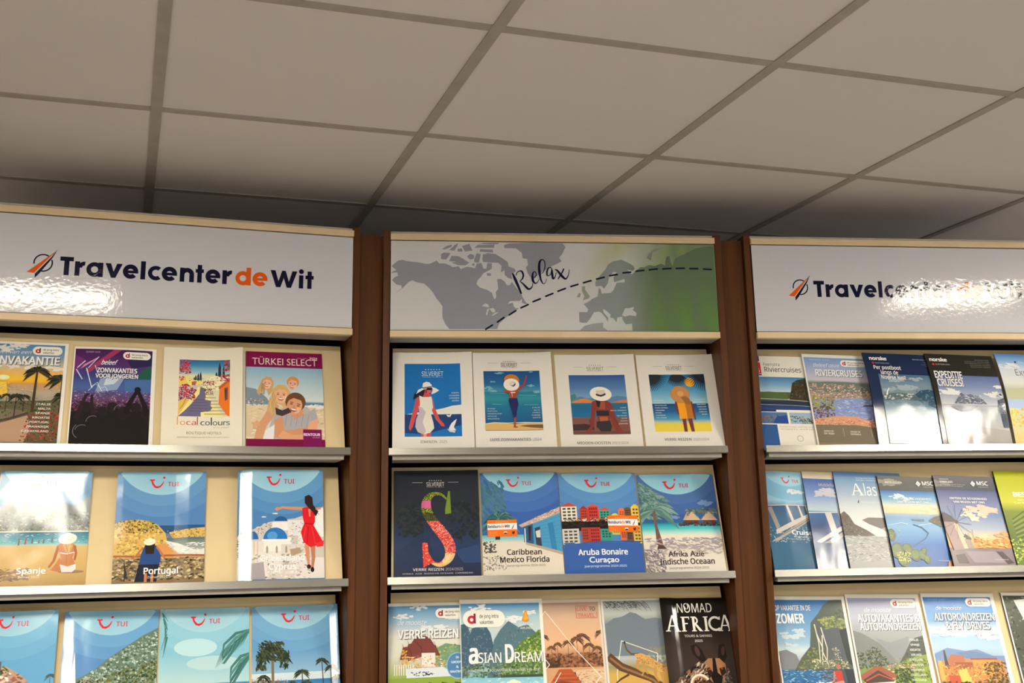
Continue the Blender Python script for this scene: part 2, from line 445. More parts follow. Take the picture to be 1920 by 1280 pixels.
# printed shapes on the sign boards, in hundredths of the board's width
MAPS = {'NA':[(1.2,7.0),(2.1,6.2),(3.5,5.9),(4.6,6.3),(8.2,6.6),(10.0,7.0),(11.4,7.1),(12.3,6.8),(13.2,6.3),(13.7,6.0),(14.5,6.9),(16.3,6.9),(17.9,7.5),(18.6,8.0),(20.4,7.7),(21.0,8.6),(22.7,7.9),(24.3,8.0),(25.3,8.3),(25.9,6.8),(27.3,6.6),(27.9,8.4),(28.8,8.3),(29.1,6.6),(30.5,6.7),(30.4,8.4),(28.8,9.3),(27.9,9.8),(27.2,10.8),(26.2,11.9),(25.7,13.1),(26.7,14.2),(28.8,14.9),(30.4,15.8),(30.8,17.2),(31.2,17.8),(31.7,17.0),(31.5,15.6),(32.3,14.6),(32.0,11.6),(32.0,11.6),(33.1,11.5),(34.3,12.3),(34.9,13.4),(35.9,13.4),(36.5,12.3),(37.4,13.7),(38.3,14.8),(39.3,16.2),(39.7,17.1),(40.5,18.5),(41.2,19.2),(40.3,19.2),(39.4,18.8),(39.5,17.6),(38.7,18.3),(37.4,18.3),(35.8,18.4),(35.1,19.2),(36.7,18.8),(36.9,19.9),(37.5,20.6),(38.5,20.4),(37.5,21.4),(35.5,22.7),(33.9,23.9),(32.5,25.2),(31.8,26.9),(17.6,27.0),(16.5,25.8),(15.5,23.7),(15.4,21.9),(15.5,20.1),(14.5,18.7),(13.6,17.6),(12.7,16.0),(11.4,14.4),(10.0,13.2),(7.8,12.8),(6.4,12.2),(5.3,12.8),(4.0,14.2),(2.9,15.2),(1.3,16.2),(3.3,14.7),(3.2,13.8),(1.7,13.5),(0.4,12.2),(1.3,11.2),(2.2,10.9),(2.0,9.8),(0.1,10.0),(0.6,9.5),(1.7,9.1),(0.2,7.9)],'LAKE':[[(27.2,19.9),(28.3,19.1),(29.2,19.4),(29.5,20.2),(28.7,20.2),(27.8,20.0)],[(28.9,20.8),(29.5,20.7),(29.1,21.8),(28.8,22.8),(28.5,22.5)],[(29.6,20.7),(30.7,20.5),(31.3,21.1),(31.2,21.8),(30.5,21.9),(29.9,21.2)],[(30.1,22.8),(31.2,22.0),(32.4,21.7),(31.9,22.1),(30.7,22.8)]],'ARC':[[(15.1,5.5),(15.1,4.0),(15.9,3.5),(17.9,3.6),(17.5,4.5),(16.6,5.7)],[(18.2,4.5),(20.4,4.6),(21.8,5.4),(23.6,6.6),(22.5,7.4),(20.2,7.4),(18.2,6.6),(19.8,6.3),(17.5,6.2)],[(15.3,2.5),(16.8,1.4),(18.4,1.0),(18.2,1.7),(16.4,2.5)],[(17.5,2.7),(19.1,1.2),(20.2,0.5),(20.0,1.4),(19.1,2.9)],[(22.9,4.7),(23.9,3.8),(25.1,4.2),(25.0,5.3),(23.9,5.6)],[(25.1,5.4),(25.9,3.6),(27.1,3.8),(26.6,6.5),(25.2,6.5)],[(26.8,3.1),(26.9,2.3),(30.7,2.4),(31.0,3.3)],[(25.2,1.9),(26.2,1.0),(31.4,0.8),(31.2,1.8)],[(26.6,0.7),(28.2,0.3),(32.7,0.2),(32.4,0.7)],[(24.3,7.3),(24.8,6.7),(25.3,7.0),(25.0,7.6)],[(27.5,5.6),(27.8,4.2),(29.1,3.5),(31.9,3.8),(32.3,4.8),(32.6,6.2),(30.5,6.4),(28.9,6.0)],[(28.8,9.8),(30.0,9.8),(30.3,10.6),(29.1,10.6)],[(21.4,1.4),(23.7,0.7),(24.6,2.8),(22.3,3.1)],[(20.0,2.4),(21.4,2.1),(21.6,3.1),(20.2,3.2)]],'BAF':[(27.7,3.9),(30.7,3.8),(32.3,4.2),(35.3,6.2),(35.5,7.6),(37.3,8.3),(37.8,9.0),(36.4,10.2),(36.6,11.6),(35.2,11.1),(34.3,10.2),(34.3,8.8),(33.2,9.5),(33.4,7.4),(32.3,6.5),(30.5,6.5),(27.7,6.3)],'GRN':[(34.4,1.9),(34.2,1.0),(35.6,0.4),(43.9,0.1),(52.3,0.2),(53.2,1.2),(52.2,3.4),(51.0,4.8),(51.9,5.8),(50.7,6.5),(48.9,7.3),(47.7,8.2),(46.0,8.9),(44.4,10.3),(43.2,11.5),(42.5,11.3),(41.4,9.7),(40.8,7.8),(41.5,7.1),(41.3,5.2),(39.9,5.0),(39.7,3.3),(37.9,1.9)],'EUR':[(62.1,12.3),(63.4,10.4),(65.4,8.2),(66.4,6.5),(68.0,5.6),(70.4,5.1),(72.7,6.1),(74.3,7.1),(74.5,7.9),(74.0,8.6),(72.2,8.2),(73.5,9.8),(75.4,8.1),(76.4,7.4),(78.0,7.4),(75.3,7.4),(77.5,7.4),(79.1,6.7),(80.8,7.0),(82.9,6.2),(84.1,6.8),(84.7,4.0),(85.7,3.7),(85.9,5.4),(86.4,7.0),(87.3,4.6),(88.8,3.7),(90.2,3.2),(92.2,2.2),(94.1,1.2),(97.0,0.6),(99.7,0.3),(100.0,27.3),(73.0,27.3),(73.0,25.0),(71.0,25.3),(70.1,23.9),(70.0,22.9),(68.5,23.2),(68.2,24.7),(67.3,23.4),(66.2,23.2),(66.5,22.3),(64.7,20.7),(64.1,20.8),(64.4,21.8),(65.7,23.3),(65.5,24.6),(65.0,23.4),(63.7,21.8),(63.0,21.4),(61.4,21.6),(60.2,23.5),(59.0,24.9),(57.8,24.9),(56.8,24.6),(56.8,21.6),(59.3,21.6),(59.6,20.7),(58.3,19.1),(59.7,18.4),(61.1,17.4),(62.7,16.7),(63.1,14.1),(63.7,14.4),(63.9,15.8),(66.7,15.6),(67.7,14.6),(68.7,12.4),(71.3,12.2),(71.1,11.2),(68.0,12.2),(67.8,10.8),(68.8,9.1),(67.9,8.9),(66.4,10.8),(65.9,12.7),(64.7,14.3),(64.0,13.4),(62.1,13.6)],'BLK':[(70.0,22.5),(71.0,20.3),(72.3,20.3),(73.5,19.9),(73.9,20.1),(73.3,20.8),(74.5,21.8),(74.3,22.7),(72.3,22.5),(70.8,22.9)],'AFR':[(56.9,27.3),(58.3,25.8),(61.1,25.1),(64.1,24.8),(64.0,26.2),(65.4,27.2)],'UK':[[(57.9,13.7),(58.9,13.5),(58.9,14.6),(60.3,16.7),(59.9,17.4),(58.1,17.9),(58.6,16.7),(57.9,15.1)],[(56.2,17.0),(57.0,15.6),(57.5,15.8),(57.2,17.0)]],'NZ':[(78.5,4.5),(79.1,3.1),(80.5,1.9),(84.4,0.8),(82.7,1.6),(80.3,2.8),(80.0,4.2),(79.7,5.2)]}
RLX = {'stem':[(36.7,9.7),(37.5,11.6),(38.4,13.8),(39.3,16.1)],'bowl':[(37.8,10.4),(38.1,9.5),(38.9,9.0),(39.6,9.2),(40.0,10.3),(39.7,11.4),(39.0,12.1)],'leg':[(38.9,12.2),(39.9,13.0),(40.8,14.0),(41.5,14.6),(42.3,14.3),(42.7,13.6),(42.8,12.8)],'e':[(42.8,10.9),(43.4,10.9),(43.9,10.3),(43.8,9.4),(43.3,9.2),(42.9,9.8),(42.8,11.2),(43.0,12.2),(43.6,12.8),(44.3,12.4),(44.8,11.5)],'l':[(45.6,9.8),(46.3,9.0),(46.7,7.5),(46.6,6.0),(46.0,5.4),(45.2,5.9),(44.9,7.5),(45.0,9.6),(45.3,11.5),(46.0,12.9),(46.7,12.5),(47.1,11.4)],'a':[(48.8,8.6),(48.6,7.9),(47.8,8.0),(47.3,9.0),(47.3,10.2),(47.8,10.4),(48.4,9.9),(48.8,8.6),(48.9,10.2),(49.1,11.3),(49.7,10.8),(50.1,9.4)],'x1':[(49.7,8.4),(50.5,8.8),(51.6,10.2),(52.5,11.1),(53.1,11.3),(53.8,10.2),(54.2,8.4)],'x2':[(52.5,8.1),(51.9,9.4),(51.0,10.8),(50.6,11.5)]}
DASH = [(28.4,27.0),(30.4,25.7),(31.9,24.8),(33.9,23.4),(35.5,22.6),(37.5,21.3),(39.1,20.4),(41.3,19.4),(42.8,18.5),(45.0,17.6),(46.7,16.8),(48.9,15.9),(50.5,15.2),(52.8,14.3),(54.5,13.7),(56.7,13.0),(58.4,12.5),(60.8,11.8),(62.5,11.3),(64.9,10.7),(66.6,10.2),(69.0,9.8),(70.8,9.3),(73.2,9.0),(74.9,8.7),(77.4,8.4),(79.1,8.2),(81.6,7.9),(83.3,7.9),(85.9,7.7),(87.6,7.7),(90.1,7.6),(91.9,7.7),(94.4,7.7),(96.2,7.8),(98.7,7.9)]

def navy(): return (24, 24, 52)
def logo(A):
    N = (20, 20, 48); O = (226, 92, 18)
    # emblem: swooping two-coloured dart over an open ring
    A.ring(14.98, 13.3, 2.12, 2.5, N, 170, 305, 22); A.ring(14.98, 13.3, 2.12, 2.5, N, -25, 105, 22)
    A.poly([(11.0, 16.05), (12.9, 16.25), (16.6, 11.6), (17.7, 10.1)], O)
    A.poly([(17.7, 10.1), (18.5, 9.05), (17.5, 10.7), (16.9, 11.3)], (120, 116, 112))
    A.poly([(13.1, 16.45), (13.15, 17.6), (14.25, 16.3), (17.3, 11.7), (18.45, 9.3), (16.95, 11.55)], N)
    B, CT, XT, s = 16.35, 11.2, 12.3, 1.28
    rr = 2.1; cy = B-2.02
    def bar(x0, y0, x1, y1, c): A.rect(x0, y0, x1, y1, c)
    def e(x0, x1, c):
        r = (x1-x0)/2; cx = (x0+x1)/2
        A.ring(cx, cy, r-s*.98, r, c, 42, 361, 30, sy=2.06/r)
        bar(cx-r+.4, cy-.32, cx+r-.02, cy+.45, c)
    def tt(x0, x1, c):
        m = (x0+x1)/2; bar(m-.62, CT, m+.62, B, c); bar(x0, XT+.15, x1, XT+1.2, c)
    def r_(x0, x1, c):
        bar(x0, XT, x0+s, B, c)
        A.ring(x1-.1, XT+1.75, .65, 1.78, c, 180, 275, 12)
    bar(19.24, CT, 22.72, CT+1.2, N); bar(20.33, CT, 21.66, B, N)
    r_(23.1, 25.7, N)
    A.ring(28.2, cy, .92, rr, N, sy=.99); bar(29.15, XT, 30.42, B, N)
    A.poly([(30.95, XT), (32.4, XT), (33.2, 14.6), (34.0, XT), (35.45, XT), (33.75, B), (32.6, B)], N)
    e(35.6, 39.7, N); bar(40.3, CT-.05, 41.58, B, N)
    A.ring(44.35, cy, .95, rr, N, 50, 310, 24, sy=.99)
    e(45.95, 50.1, N)
    bar(50.85, XT, 52.1, B, N); A.ring(52.8, XT+1.9, .65, 1.93, N, 180, 360, 20); bar(53.45, XT+1.85, 54.73, B, N)
    tt(55.1, 57.35, N); e(57.85, 61.95, N); r_(62.5, 65.15, N)
    A.ring(68.25, cy, .92, rr, O, sy=.99); bar(69.2, CT-.05, 70.5, B, O)
    e(70.95, 75.2, O)
    A.poly([(76.0, CT+.2), (77.4, CT+.2), (78.35, 14.6), (79.35, CT+.2), (80.35, CT+.2), (81.35, 14.6), (82.3, CT+.2), (83.7, CT+.2), (82.0, B), (80.75, B), (79.85, 13.6), (78.95, B), (77.7, B)], N)
    bar(84.25, XT+.15, 85.5, B, N); A.ell(84.88, 11.35, .72, .72, N)
    tt(86.1, 88.5, N)

def world_map(A):
    def land(x, y):
        g = min(1, max(0, (x-70)/14)); g2 = min(1, max(0, (x-58)/8))*(1-g)
        a = lerp((150, 152, 162), (142, 152, 152), g2)
        st = .5+.5*math.sin(x*1.1+y*.35)
        return lerp(a, lerp((88, 104, 66), (98, 118, 78), st), g)
    def sea(x, y):
        g = min(1, max(0, (x-72)/16)); h = min(1, max(0, (x-56)/14))
        st = math.exp(-((x-66+(y-4)*.9)/5)**2)+.8*math.exp(-((x-84+(y-4)*.5)/5)**2)
        c = lerp((212, 213, 214), (200, 206, 206), h)
        c = lerp(c, (176, 182, 118), min(1, st*.7*h*(1.1-y/30)))
        dk = .5+.5*math.sin(x*.95+y*.4)
        return lerp(c, lerp((134, 152, 104), (112, 136, 104), dk), g)
    def green(x, y):
        a = min(1, max(0, (x-76)/8)); st = .5+.5*math.sin(x*.75-y*.12); lo = min(1, max(0, (y-8)/16))
        return lerp(land(x, y), lerp((98, 118, 92), (96, 136, 70), lo*st), a)
    A.lv += 1; A.t.append(([(0,0),(100,0),(100,A.h),(0,A.h)], lambda x, y: A._c(sea(x, y)), A.lv))
    def lp(P, fn=land):
        A.lv += 1
        for tri in tessellate_polygon([[Vector((p[0], p[1], 0)) for p in P]]):
            A.t.append(([P[i] for i in tri], lambda x, y: A._c(fn(x, y)), A.lv))
    cl = lambda P: [(min(99.9, max(.1, p[0])), min(A.h-.1, max(.1, p[1]))) for p in P]
    lp(cl(MAPS['NA']))
    for q in MAPS['LAKE']: lp(cl(q), lambda x, y: (204, 206, 204))
    for q in MAPS['ARC']: lp(cl(q))
    for k in ('BAF', 'GRN'): lp(cl(MAPS[k]))
    lp(cl(MAPS['EUR']), green)
    lp(cl(MAPS['BLK']), lambda x, y: (198, 202, 202)); lp(cl(MAPS['AFR']), lambda x, y: (160, 165, 168))
    for q in MAPS['UK']: lp(cl(q), lambda x, y: (152, 160, 148))
    lp(cl(MAPS['NZ']), lambda x, y: (140, 146, 138))
    N = (22, 22, 54)
    for a, b in zip(DASH[::2], DASH[1::2]): A.line([a, b], .52, (18, 26, 48), cap=True)
    def sm(P, W, n=6):
        # smooth the pen stroke
        Q = []; K = []
        P2 = [P[0]]+P+[P[-1]]; W2 = [W[0]]+W+[W[-1]]
        for i in range(1, len(P2)-2):
            for k in range(n):
                t = k/n; f = []
                for d in (0, 1):
                    p0, p1, p2, p3 = P2[i-1][d], P2[i][d], P2[i+1][d], P2[i+2][d]
                    f.append(.5*(2*p1+(p2-p0)*t+(2*p0-5*p1+4*p2-p3)*t*t+(3*p1-p0-3*p2+p3)*t**3))
                Q.append(tuple(f)); K.append(W2[i]+(W2[i+1]-W2[i])*t)
        Q.append(P[-1]); K.append(W[-1]); A.line(Q, K, N)
    sm(RLX['stem'], [.35, .85, .75, .5]); sm(RLX['bowl'], [.25, .25, .3, .55, .55, .4, .2])
    sm(RLX['leg'], [.2, .45, .7, .6, .4, .25, .2]); sm(RLX['e'], [.2, .2, .3, .25, .25, .5, .7, .7, .4, .2, .15])
    sm(RLX['l'], [.15, .25, .3, .3, .3, .6, .75, .75, .55, .25, .15]); sm(RLX['a'], [.35, .25, .4, .55, .45, .2, .2, .4, .7, .5, .25, .2])
    sm(RLX['x1'], [.2, .6, .8, .65, .4, .25, .15]); sm(RLX['x2'], [.4, .4, .35, .25])

def place_sign(x, y, l): return (0.0013+x/100*SIGN_W, -.003-l, EYE+.7895-y/100*SIGN_W), (0, -1, 0)

CAB = {}
def cabinet(key, label, art):
    ux, uy, yaw = UNITS[key]
    t = thing('display_cabinet', label, 'display cabinet', (ux, uy, 0), yaw, 'wall of brochure display cabinets')
    CAB[key] = t
    for x0 in (-.018, OPEN):
        MB().box(x0, 0, 0, x0+.018, .36, EYE+.8185).build('side_panel', MAT['wood'], t, .0012)
    MB().box(.0005, .012, EYE+.8088, OPEN-.0005, .35, EYE+.8185).build('top_board', MAT['bounce_top'], t)
    MB().box(.0005, .172, .06, OPEN-.0005, .18, EYE+.808).build('back_board', MAT['black'], t)  # black board puts the darkness of the shelf gaps into its colour
    MB().box(.0003, -.009, EYE+.7918, OPEN-.0003, .05, EYE+.8083).build('top_rail', MAT['strip'], t, .0012)
    MB().box(.0003, -.009, EYE+.5335, OPEN-.0003, .012, EYE+.5500).build('bottom_rail', MAT['strip'], t, .0012)
    MB().box(.0005, .0125, EYE+.5345, OPEN-.0005, .085, EYE+.5495).build('header_floor', MAT['underside'], t)
    MB().box(.0008, .002, EYE+.5505, OPEN-.0008, .010, EYE+.7913).build('header_backing', MAT['black'], t)
    A = Art(100, SIGN_H/SIGN_W*100, 1.0)
    art(A)
    o = A.build('sign_board', place_sign, MAT['sign'], t, dz=0.00002, cell=3.0)
    # thickness of the sign board behind its printed face
    me = o.data
    for k, zl in enumerate(LIPZ):
        s, c = math.sin(TILT), math.cos(TILT)
        def pp(w, h=0.0): return (VB+w*s+h*c, zl-.006+w*c-h*s)
        MB().prism([pp(-.0115), pp(.2915), pp(.2915, .007), pp(-.0115, .007)], .0095, .8625).build('sloped_panel', MAT['cream'], t, .0006)
        MB().prism([(-.0150, zl), (-.0177, zl-.0168), (-.0157, zl-.0188), (.006, zl-.0188), (.006, zl-.0178), (-.0150, zl-.0178), (-.0162, zl-.0166), (-.0135, zl)], .0006, OPEN-.0012).build('shelf_lip', MAT['alu'], t)
        MB().box(.010, -.0065, zl-.0290, OPEN-.016, .10, zl-.0190).build('shelf_board', MAT['underside'], t)
    MB().box(.0005, .004, .08, OPEN-.0005, .022, LIPZ[2]-.0295).build('base_panel', MAT['wood'], t)
    MB().box(.0005, .03, 0, OPEN-.0005, .045, .08).build('plinth', MAT['black'], t)
    return t

def white_sign(A): A.rect(0, 0, 100, A.h, (209, 210, 215)); logo(A)
cabinet('left', 'left wood framed brochure cabinet, its white agency sign glaring in the lower left corner', white_sign)
cabinet('middle', 'wood framed brochure cabinet under the grey and green world map sign reading Relax', world_map)
cabinet('right', 'right wood framed brochure cabinet, its white agency sign glaring across the lettering', white_sign)

def cab_pt(key, x, y, z):
    ux, uy, yaw = UNITS[key]
    return Vector((ux+math.cos(yaw)*x-math.sin(yaw)*y, uy+math.sin(yaw)*x+math.cos(yaw)*y, z))
def filler(a, b, label):
    q = [cab_pt(a, .8915, .014, 0), cab_pt(b, -.0195, .014, 0), cab_pt(b, -.0195, .032, 0), cab_pt(a, .8915, .032, 0)]
    t = thing('corner_post', label, 'wooden post', q[0], 0)
    H = EYE+.806
    MB().hexa([tuple(p-q[0]) for p in q]+[tuple(p-q[0]+Vector((0, 0, H))) for p in q]).build('post_board', MAT['wood'], t, .0008)
    return t
filler('left', 'middle', 'recessed dark wood post joining the left cabinet to the middle map cabinet')
filler('middle', 'right', 'recessed dark wood post joining the middle map cabinet to the right cabinet')

# ------------------------------------------------------------------ brochures
GRP = {('left', 0): 'brochures on the top shelf of the left cabinet', ('left', 1): 'brochures on the second shelf of the left cabinet', ('left', 2): 'brochures on the lowest shown shelf of the left cabinet',
       ('middle', 0): 'brochures on the top shelf of the middle cabinet', ('middle', 1): 'brochures on the second shelf of the middle cabinet', ('middle', 2): 'brochures on the lowest shown shelf of the middle cabinet',
       ('right', 0): 'brochures on the top shelf of the right cabinet', ('right', 1): 'brochures on the second shelf of the right cabinet', ('right', 2): 'brochures on the lowest shown shelf of the right cabinet'}
def brochure(label, key, tier, u, art, w=.208, top=.266, lean=0.0, t=.004, lift=0.0, raise_l=0.0, raise_r=0.0, bow=0.0, curl=0.0, vbow=0.0, vpos=.4,
             mat='gloss', edge=(235, 232, 225), sticker=None, seed=1, gain=None, sway=0.0, fold=0.0, flop=(0.0, 0.0), ramp=(), knee=None):
    """one brochure leaning on a sloped panel; u = its left edge along the shelf at the foot"""
    zl = LIPZ[tier]; s, c = math.sin(TILT), math.cos(TILT)
    ux, uy, yaw = UNITS[key]
    base = Matrix.Translation((ux, uy, 0)) @ Matrix.Rotation(yaw, 4, 'Z')
    X = Vector((1, 0, 0)); Y = Vector((0, s, c)); Z = Vector((0, -c, s))
    f = Matrix((X, Y, Z)).transposed().to_4x4()
    h = top+.0113
    ang = math.asin((raise_l-raise_r)/w)
    o = Vector((u, VB, zl-.006)) + Y*(-.0112+w*math.sin(max(0, lean))) + Z*(.0006+lift+max(raise_l, 0))
    f.translation = o
    m = base @ f @ Matrix.Rotation(-lean, 4, 'Z') @ Matrix.Rotation(ang, 4, 'Y')
    b = thing('travel_brochure', label, 'brochure', (0, 0, 0), 0, GRP[(key, tier)])
    b.matrix_world = m
    def bend(x, y):
        p, q = x/w, y/h
        z = bow*4*p*(1-p)+curl*max(0, p-.45)**2/.3025*(.25+.75*q)
        z += fold*math.exp(-((p-.12)/.10)**2)
        z += h*(flop[0]*q+flop[1]*q*q)
        z += sway*math.sin(p*6.2+1.0)*q
        for r0, r1, sl in ramp:
            z += sl*w*sum(min(max(p+d, r0), r1)-r0 for d in (-.014, 0, .014))/3
        if knee:
            k0, kp, k1 = knee; g = max(0.0, q-kp)
            z += h*(k0*min(q, kp)+k0*g+(k1-k0)*g*g/(2*(1-kp)))
        if vbow: z += vbow*(math.sin(math.pi*min(1, q/(2*vpos))) if q < vpos else .5+.5*math.cos(math.pi*(q-vpos)/(1-vpos)))
        return z
    def nor(x, y):
        e = .0005
        dx = (bend(x+e, y)-bend(x-e, y))/(2*e); dy = (bend(x, y+e)-bend(x, y-e))/(2*e)
        return Vector((-dx, -dy, 1)).normalized()
    low = min(bend(w*i/20, h*j/20) for i in range(21) for j in range(21))
    if low < 0: b.matrix_world = Matrix.Translation(m.to_3x3() @ Vector((0, 0, -low))) @ m
    A = Art(100, h/w*100, gain, seed)
    art(A)
    GC = 4.0; memo = {}
    def bg(i, j):
        if (i, j) not in memo: memo[i, j] = bend(i*GC/100*w, h-j*GC/100*w)
        return memo[i, j]
    def surf(x, y):
        # the bent sheet as a fine grid of facets shared by everything printed on it
        i, j = math.floor(x/GC), math.floor(y/GC); a, c2 = x/GC-i, y/GC-j
        return (bg(i, j)*(1-a)+bg(i+1, j)*a)*(1-c2)+(bg(i, j+1)*(1-a)+bg(i+1, j+1)*a)*c2
    def place(x, y, l):
        px, py = x/100*w, h-y/100*w
        return (px, py, t+surf(x, y)+l), nor(px, py)
    fc = A.build('front_cover', place, MAT[mat], b)
    # block of pages under the cover
    gx = [.4]+[GC*i for i in range(1, 25)]+[99.7]; gy = [A.h-.3]+[GC*j for j in range(int((A.h-.4)/GC), 0, -1)]+[.3]
    nx, ny = len(gx)-1, len(gy)-1; P = MB()
    for lay in (0, 1):
        for yy in gy:
            for xx in gx:
                P.v.append((xx/100*w, h-yy/100*w, surf(xx, yy)+(t-.00025 if lay else 0)))
    k = (nx+1)*(ny+1); ix = lambda i, j: j*(nx+1)+i
    for j in range(ny):
        for i in range(nx):
            P.f.append((k+ix(i, j), k+ix(i+1, j), k+ix(i+1, j+1), k+ix(i, j+1)))
            P.f.append((ix(i, j), ix(i, j+1), ix(i+1, j+1), ix(i+1, j)))
    ring = [ix(i, 0) for i in range(nx)]+[ix(nx, j) for j in range(ny)]+[ix(i, ny) for i in range(nx, 0, -1)]+[ix(0, j) for j in range(ny, 0, -1)]
    for a, d in zip(ring, ring[1:]+ring[:1]): P.f.append((a, d, k+d, k+a))
    P.build('pages', MAT['pages'], b)
    # folded spine in the cover's own edge colour
    Sp = Art(2, h/w*100, 1.0); Sp.rect(0, 0, 2, h/w*100, edge)
    def place_sp(x, y, l):
        py = h-y/100*w
        return (0.0002-l, py, surf(0, y)+t*(x/2)), (-1, 0, 0)
    Sp.build('spine', place_sp, MAT['satin'], b)
    if sticker:
        sx, sy, sw, sh_, sart = sticker
        St = Art(100, sh_/sw*100, gain, 3); sart(St)
        lv0 = A.lv*.000008+.00012
        St.build('sticker', lambda x, y, l: place((sx+x*sw/100)/w*100, (sy+y*sw/100)/w*100, lv0+l), MAT['satin'], b)
    return b

# ================================================================== printed covers
WH = (232, 228, 218); RED = (208, 40, 50); BK = (30, 30, 32)
GR1 = [(70, 92, 50), (96, 116, 62), (46, 66, 38), (120, 138, 78)]
def pill(A, x0, y0, x1, y1, fs=1.0):
    r = (y1-y0)/2
    A.rect(x0+r, y0, x1-r, y1, WH); A.ell(x0+r, y0+r, r, r, WH); A.ell(x1-r, y0+r, r, r, WH)
    m = (y0+y1)/2; R = r*.5; cx = x0+r*1.05
    A.ring(cx, m+.2*R, R*.4, R, (190, 40, 62)); A.rect(cx+R*.5, m-R*1.25, cx+R, m+R*1.1, (120, 40, 60))
    tx = x0+r*2.0; tw = x1-r*.8-tx
    A.text('de jong intra', tx, m-r*.08, tw, r*.42, (70, 66, 70), bold=.02); A.text('vakanties', tx, m+r*.62, tw*.72, r*.42, (70, 66, 70), bold=.02)
def frame(A, l=4, t=4, r=4, c=WH):
    if l: A.rect(0, 0, l, A.h, c)
    if r: A.rect(100-r, 0, 100, A.h, c)
    if t: A.rect(0, 0, 100, t, c)
def title(A, s, x, y, w, h, c=(245, 242, 234), sh=(70, 68, 66), bold=.035, al='l', so=(.7, .7), rot=0, shear=0):
    A.text(s, x, y, w, h, c, al, bold, shear, rot, sh, so)
def blurb(A, lines, x, y, w, h, dy, c=(240, 240, 236), al='l', bold=.02):
    for i, s in enumerate(lines): A.text(s, x, y+i*dy, .92*w*len(s)/max(len(q) for q in lines), h*.86, lerp(c, (150, 160, 165), .22), al, bold*.6)
def cloud(A, x, y, s, c=(236, 238, 240), n=9):
    r = A.r
    for i in range(n+4):
        a, b = r.uniform(-1, 1), r.uniform(-.3, .3)
        k = 1-.6*abs(a); A.blobs((x+a*s-.4, y+b*s*k-.3, x+a*s+.4, y+b*s*k+.3), 2, s*.08*k+.2, s*.2*k+.3, [c], 2.8, k=9)
def hat_back(A, x, y, s, c=(240, 234, 220), sh=(205, 190, 170)):
    A.ell(x, y, s, s*.62, c, -8); A.ell(x+s*.05, y-s*.22, s*.52, s*.5, lerp(c, sh, .35)); A.ell(x+s*.05, y-s*.3, s*.46, s*.42, c)

# ---- sun holiday brochure with sunset palms
def art_sunset(A):
    A.rect(0, 0, 100, A.h, WH)
    A.clip = (4, 3, 96, A.h)
    A.grad(4, 3, 96, A.h, [(3, (82, 128, 176)), (20, (122, 152, 178)), (32, (196, 182, 150)), (42, (224, 176, 90)), (50, (244, 186, 50)), (54, (236, 160, 40)), (54.2, (196, 150, 92)), (66, (176, 162, 140)), (80, (150, 146, 140)), (A.h, (120, 110, 100))])
    for x, y, s in ((30, 8, 14), (44, 6, 10), (88, 34, 12), (52, 33, 16), (20, 31, 14)): cloud(A, x, y, s, (226, 220, 208))
    A.ell(31, 48, 7, 3.4, (255, 236, 150)); A.ell(31, 48, 3.4, 1.8, (255, 252, 220))
    A.poly([(28, 54), (35, 54), (38, 74), (24, 74)], (248, 196, 70))
    A.blobs((24, 55, 40, 73), 26, .4, 1.0, [(255, 214, 96), (230, 160, 60)], 3)
    A.blobs((4, 58, 96, 78), 60, .3, .8, [(206, 190, 160), (140, 140, 140), (220, 190, 120)], 4)
    A.poly([(4, 80), (96, 76), (96, 130), (4, 130)], (88, 90, 62))
    A.blobs((4, 78, 96, 92), 60, .8, 2.4, [(52, 58, 46), (98, 86, 76), (128, 96, 74), (46, 50, 44)])
    A.poly([(4, 92), (46, 88), (60, 92), (30, 108), (4, 116)], (116, 100, 88)); A.poly([(4, 118), (34, 106), (62, 96), (66, 112), (60, 130), (4, 130)], (176, 142, 116))
    A.line([(4, 112), (28, 105), (44, 100), (62, 93)], 2.6, (72, 62, 56))
    A.blobs([(4, 90), (34, 86), (48, 90), (36, 102), (4, 108)], 50, .8, 2.0, GR1)
    A.blobs([(62, 96), (76, 88), (95, 90), (95, 128), (56, 128)], 130, .7, 1.9, [(178, 40, 48), (206, 58, 62), (70, 56, 40), (46, 56, 34), (140, 34, 40)])
    dk = [(44, 46, 34), (66, 62, 40), (30, 36, 30)]
    A.palm(66, 92, 54, 17, (74, 54, 36), dk, 14, 1.5, 1, 3.6)
    A.palm(96, 92, 44, 20, (60, 46, 34), dk, 13, 0, 2, 3); A.palm(98, 92, 22, 14, (60, 46, 34), dk, 11, 0, 4, 2)
    A.palm(47, 98, 26, 11, (56, 44, 34), dk, 12, .5, 3, 1.3); A.palm(56, 92, 20, 8, (56, 44, 34), dk, 10, 0, 6, 1); A.palm(37, 92, 21, 7, (56, 44, 34), dk, 10, 0, 7, .9); A.palm(27, 90, 18, 6, (56, 44, 34), dk, 10, 0, 8, .9)
    A.clip = (0, 0, 100, A.h)
    A.text('geniet van een', 12, 16.5, 46, 4.6, (240, 240, 240), bold=.0, shear=.3)
    title(A, 'ZONVAKANTIE', 8, 30.5, 83, 10.5)
    blurb(A, ['ITALIE', 'MALTA', 'SPANJE', 'KROATIE', 'PORTUGAL', 'FRANKRIJK', 'GRIEKENLAND'], 86, 83, 32, 2.9, 5.7, (246, 240, 234), 'r', .03)
    pill(A, 60, 6, 93.5, 17.5)

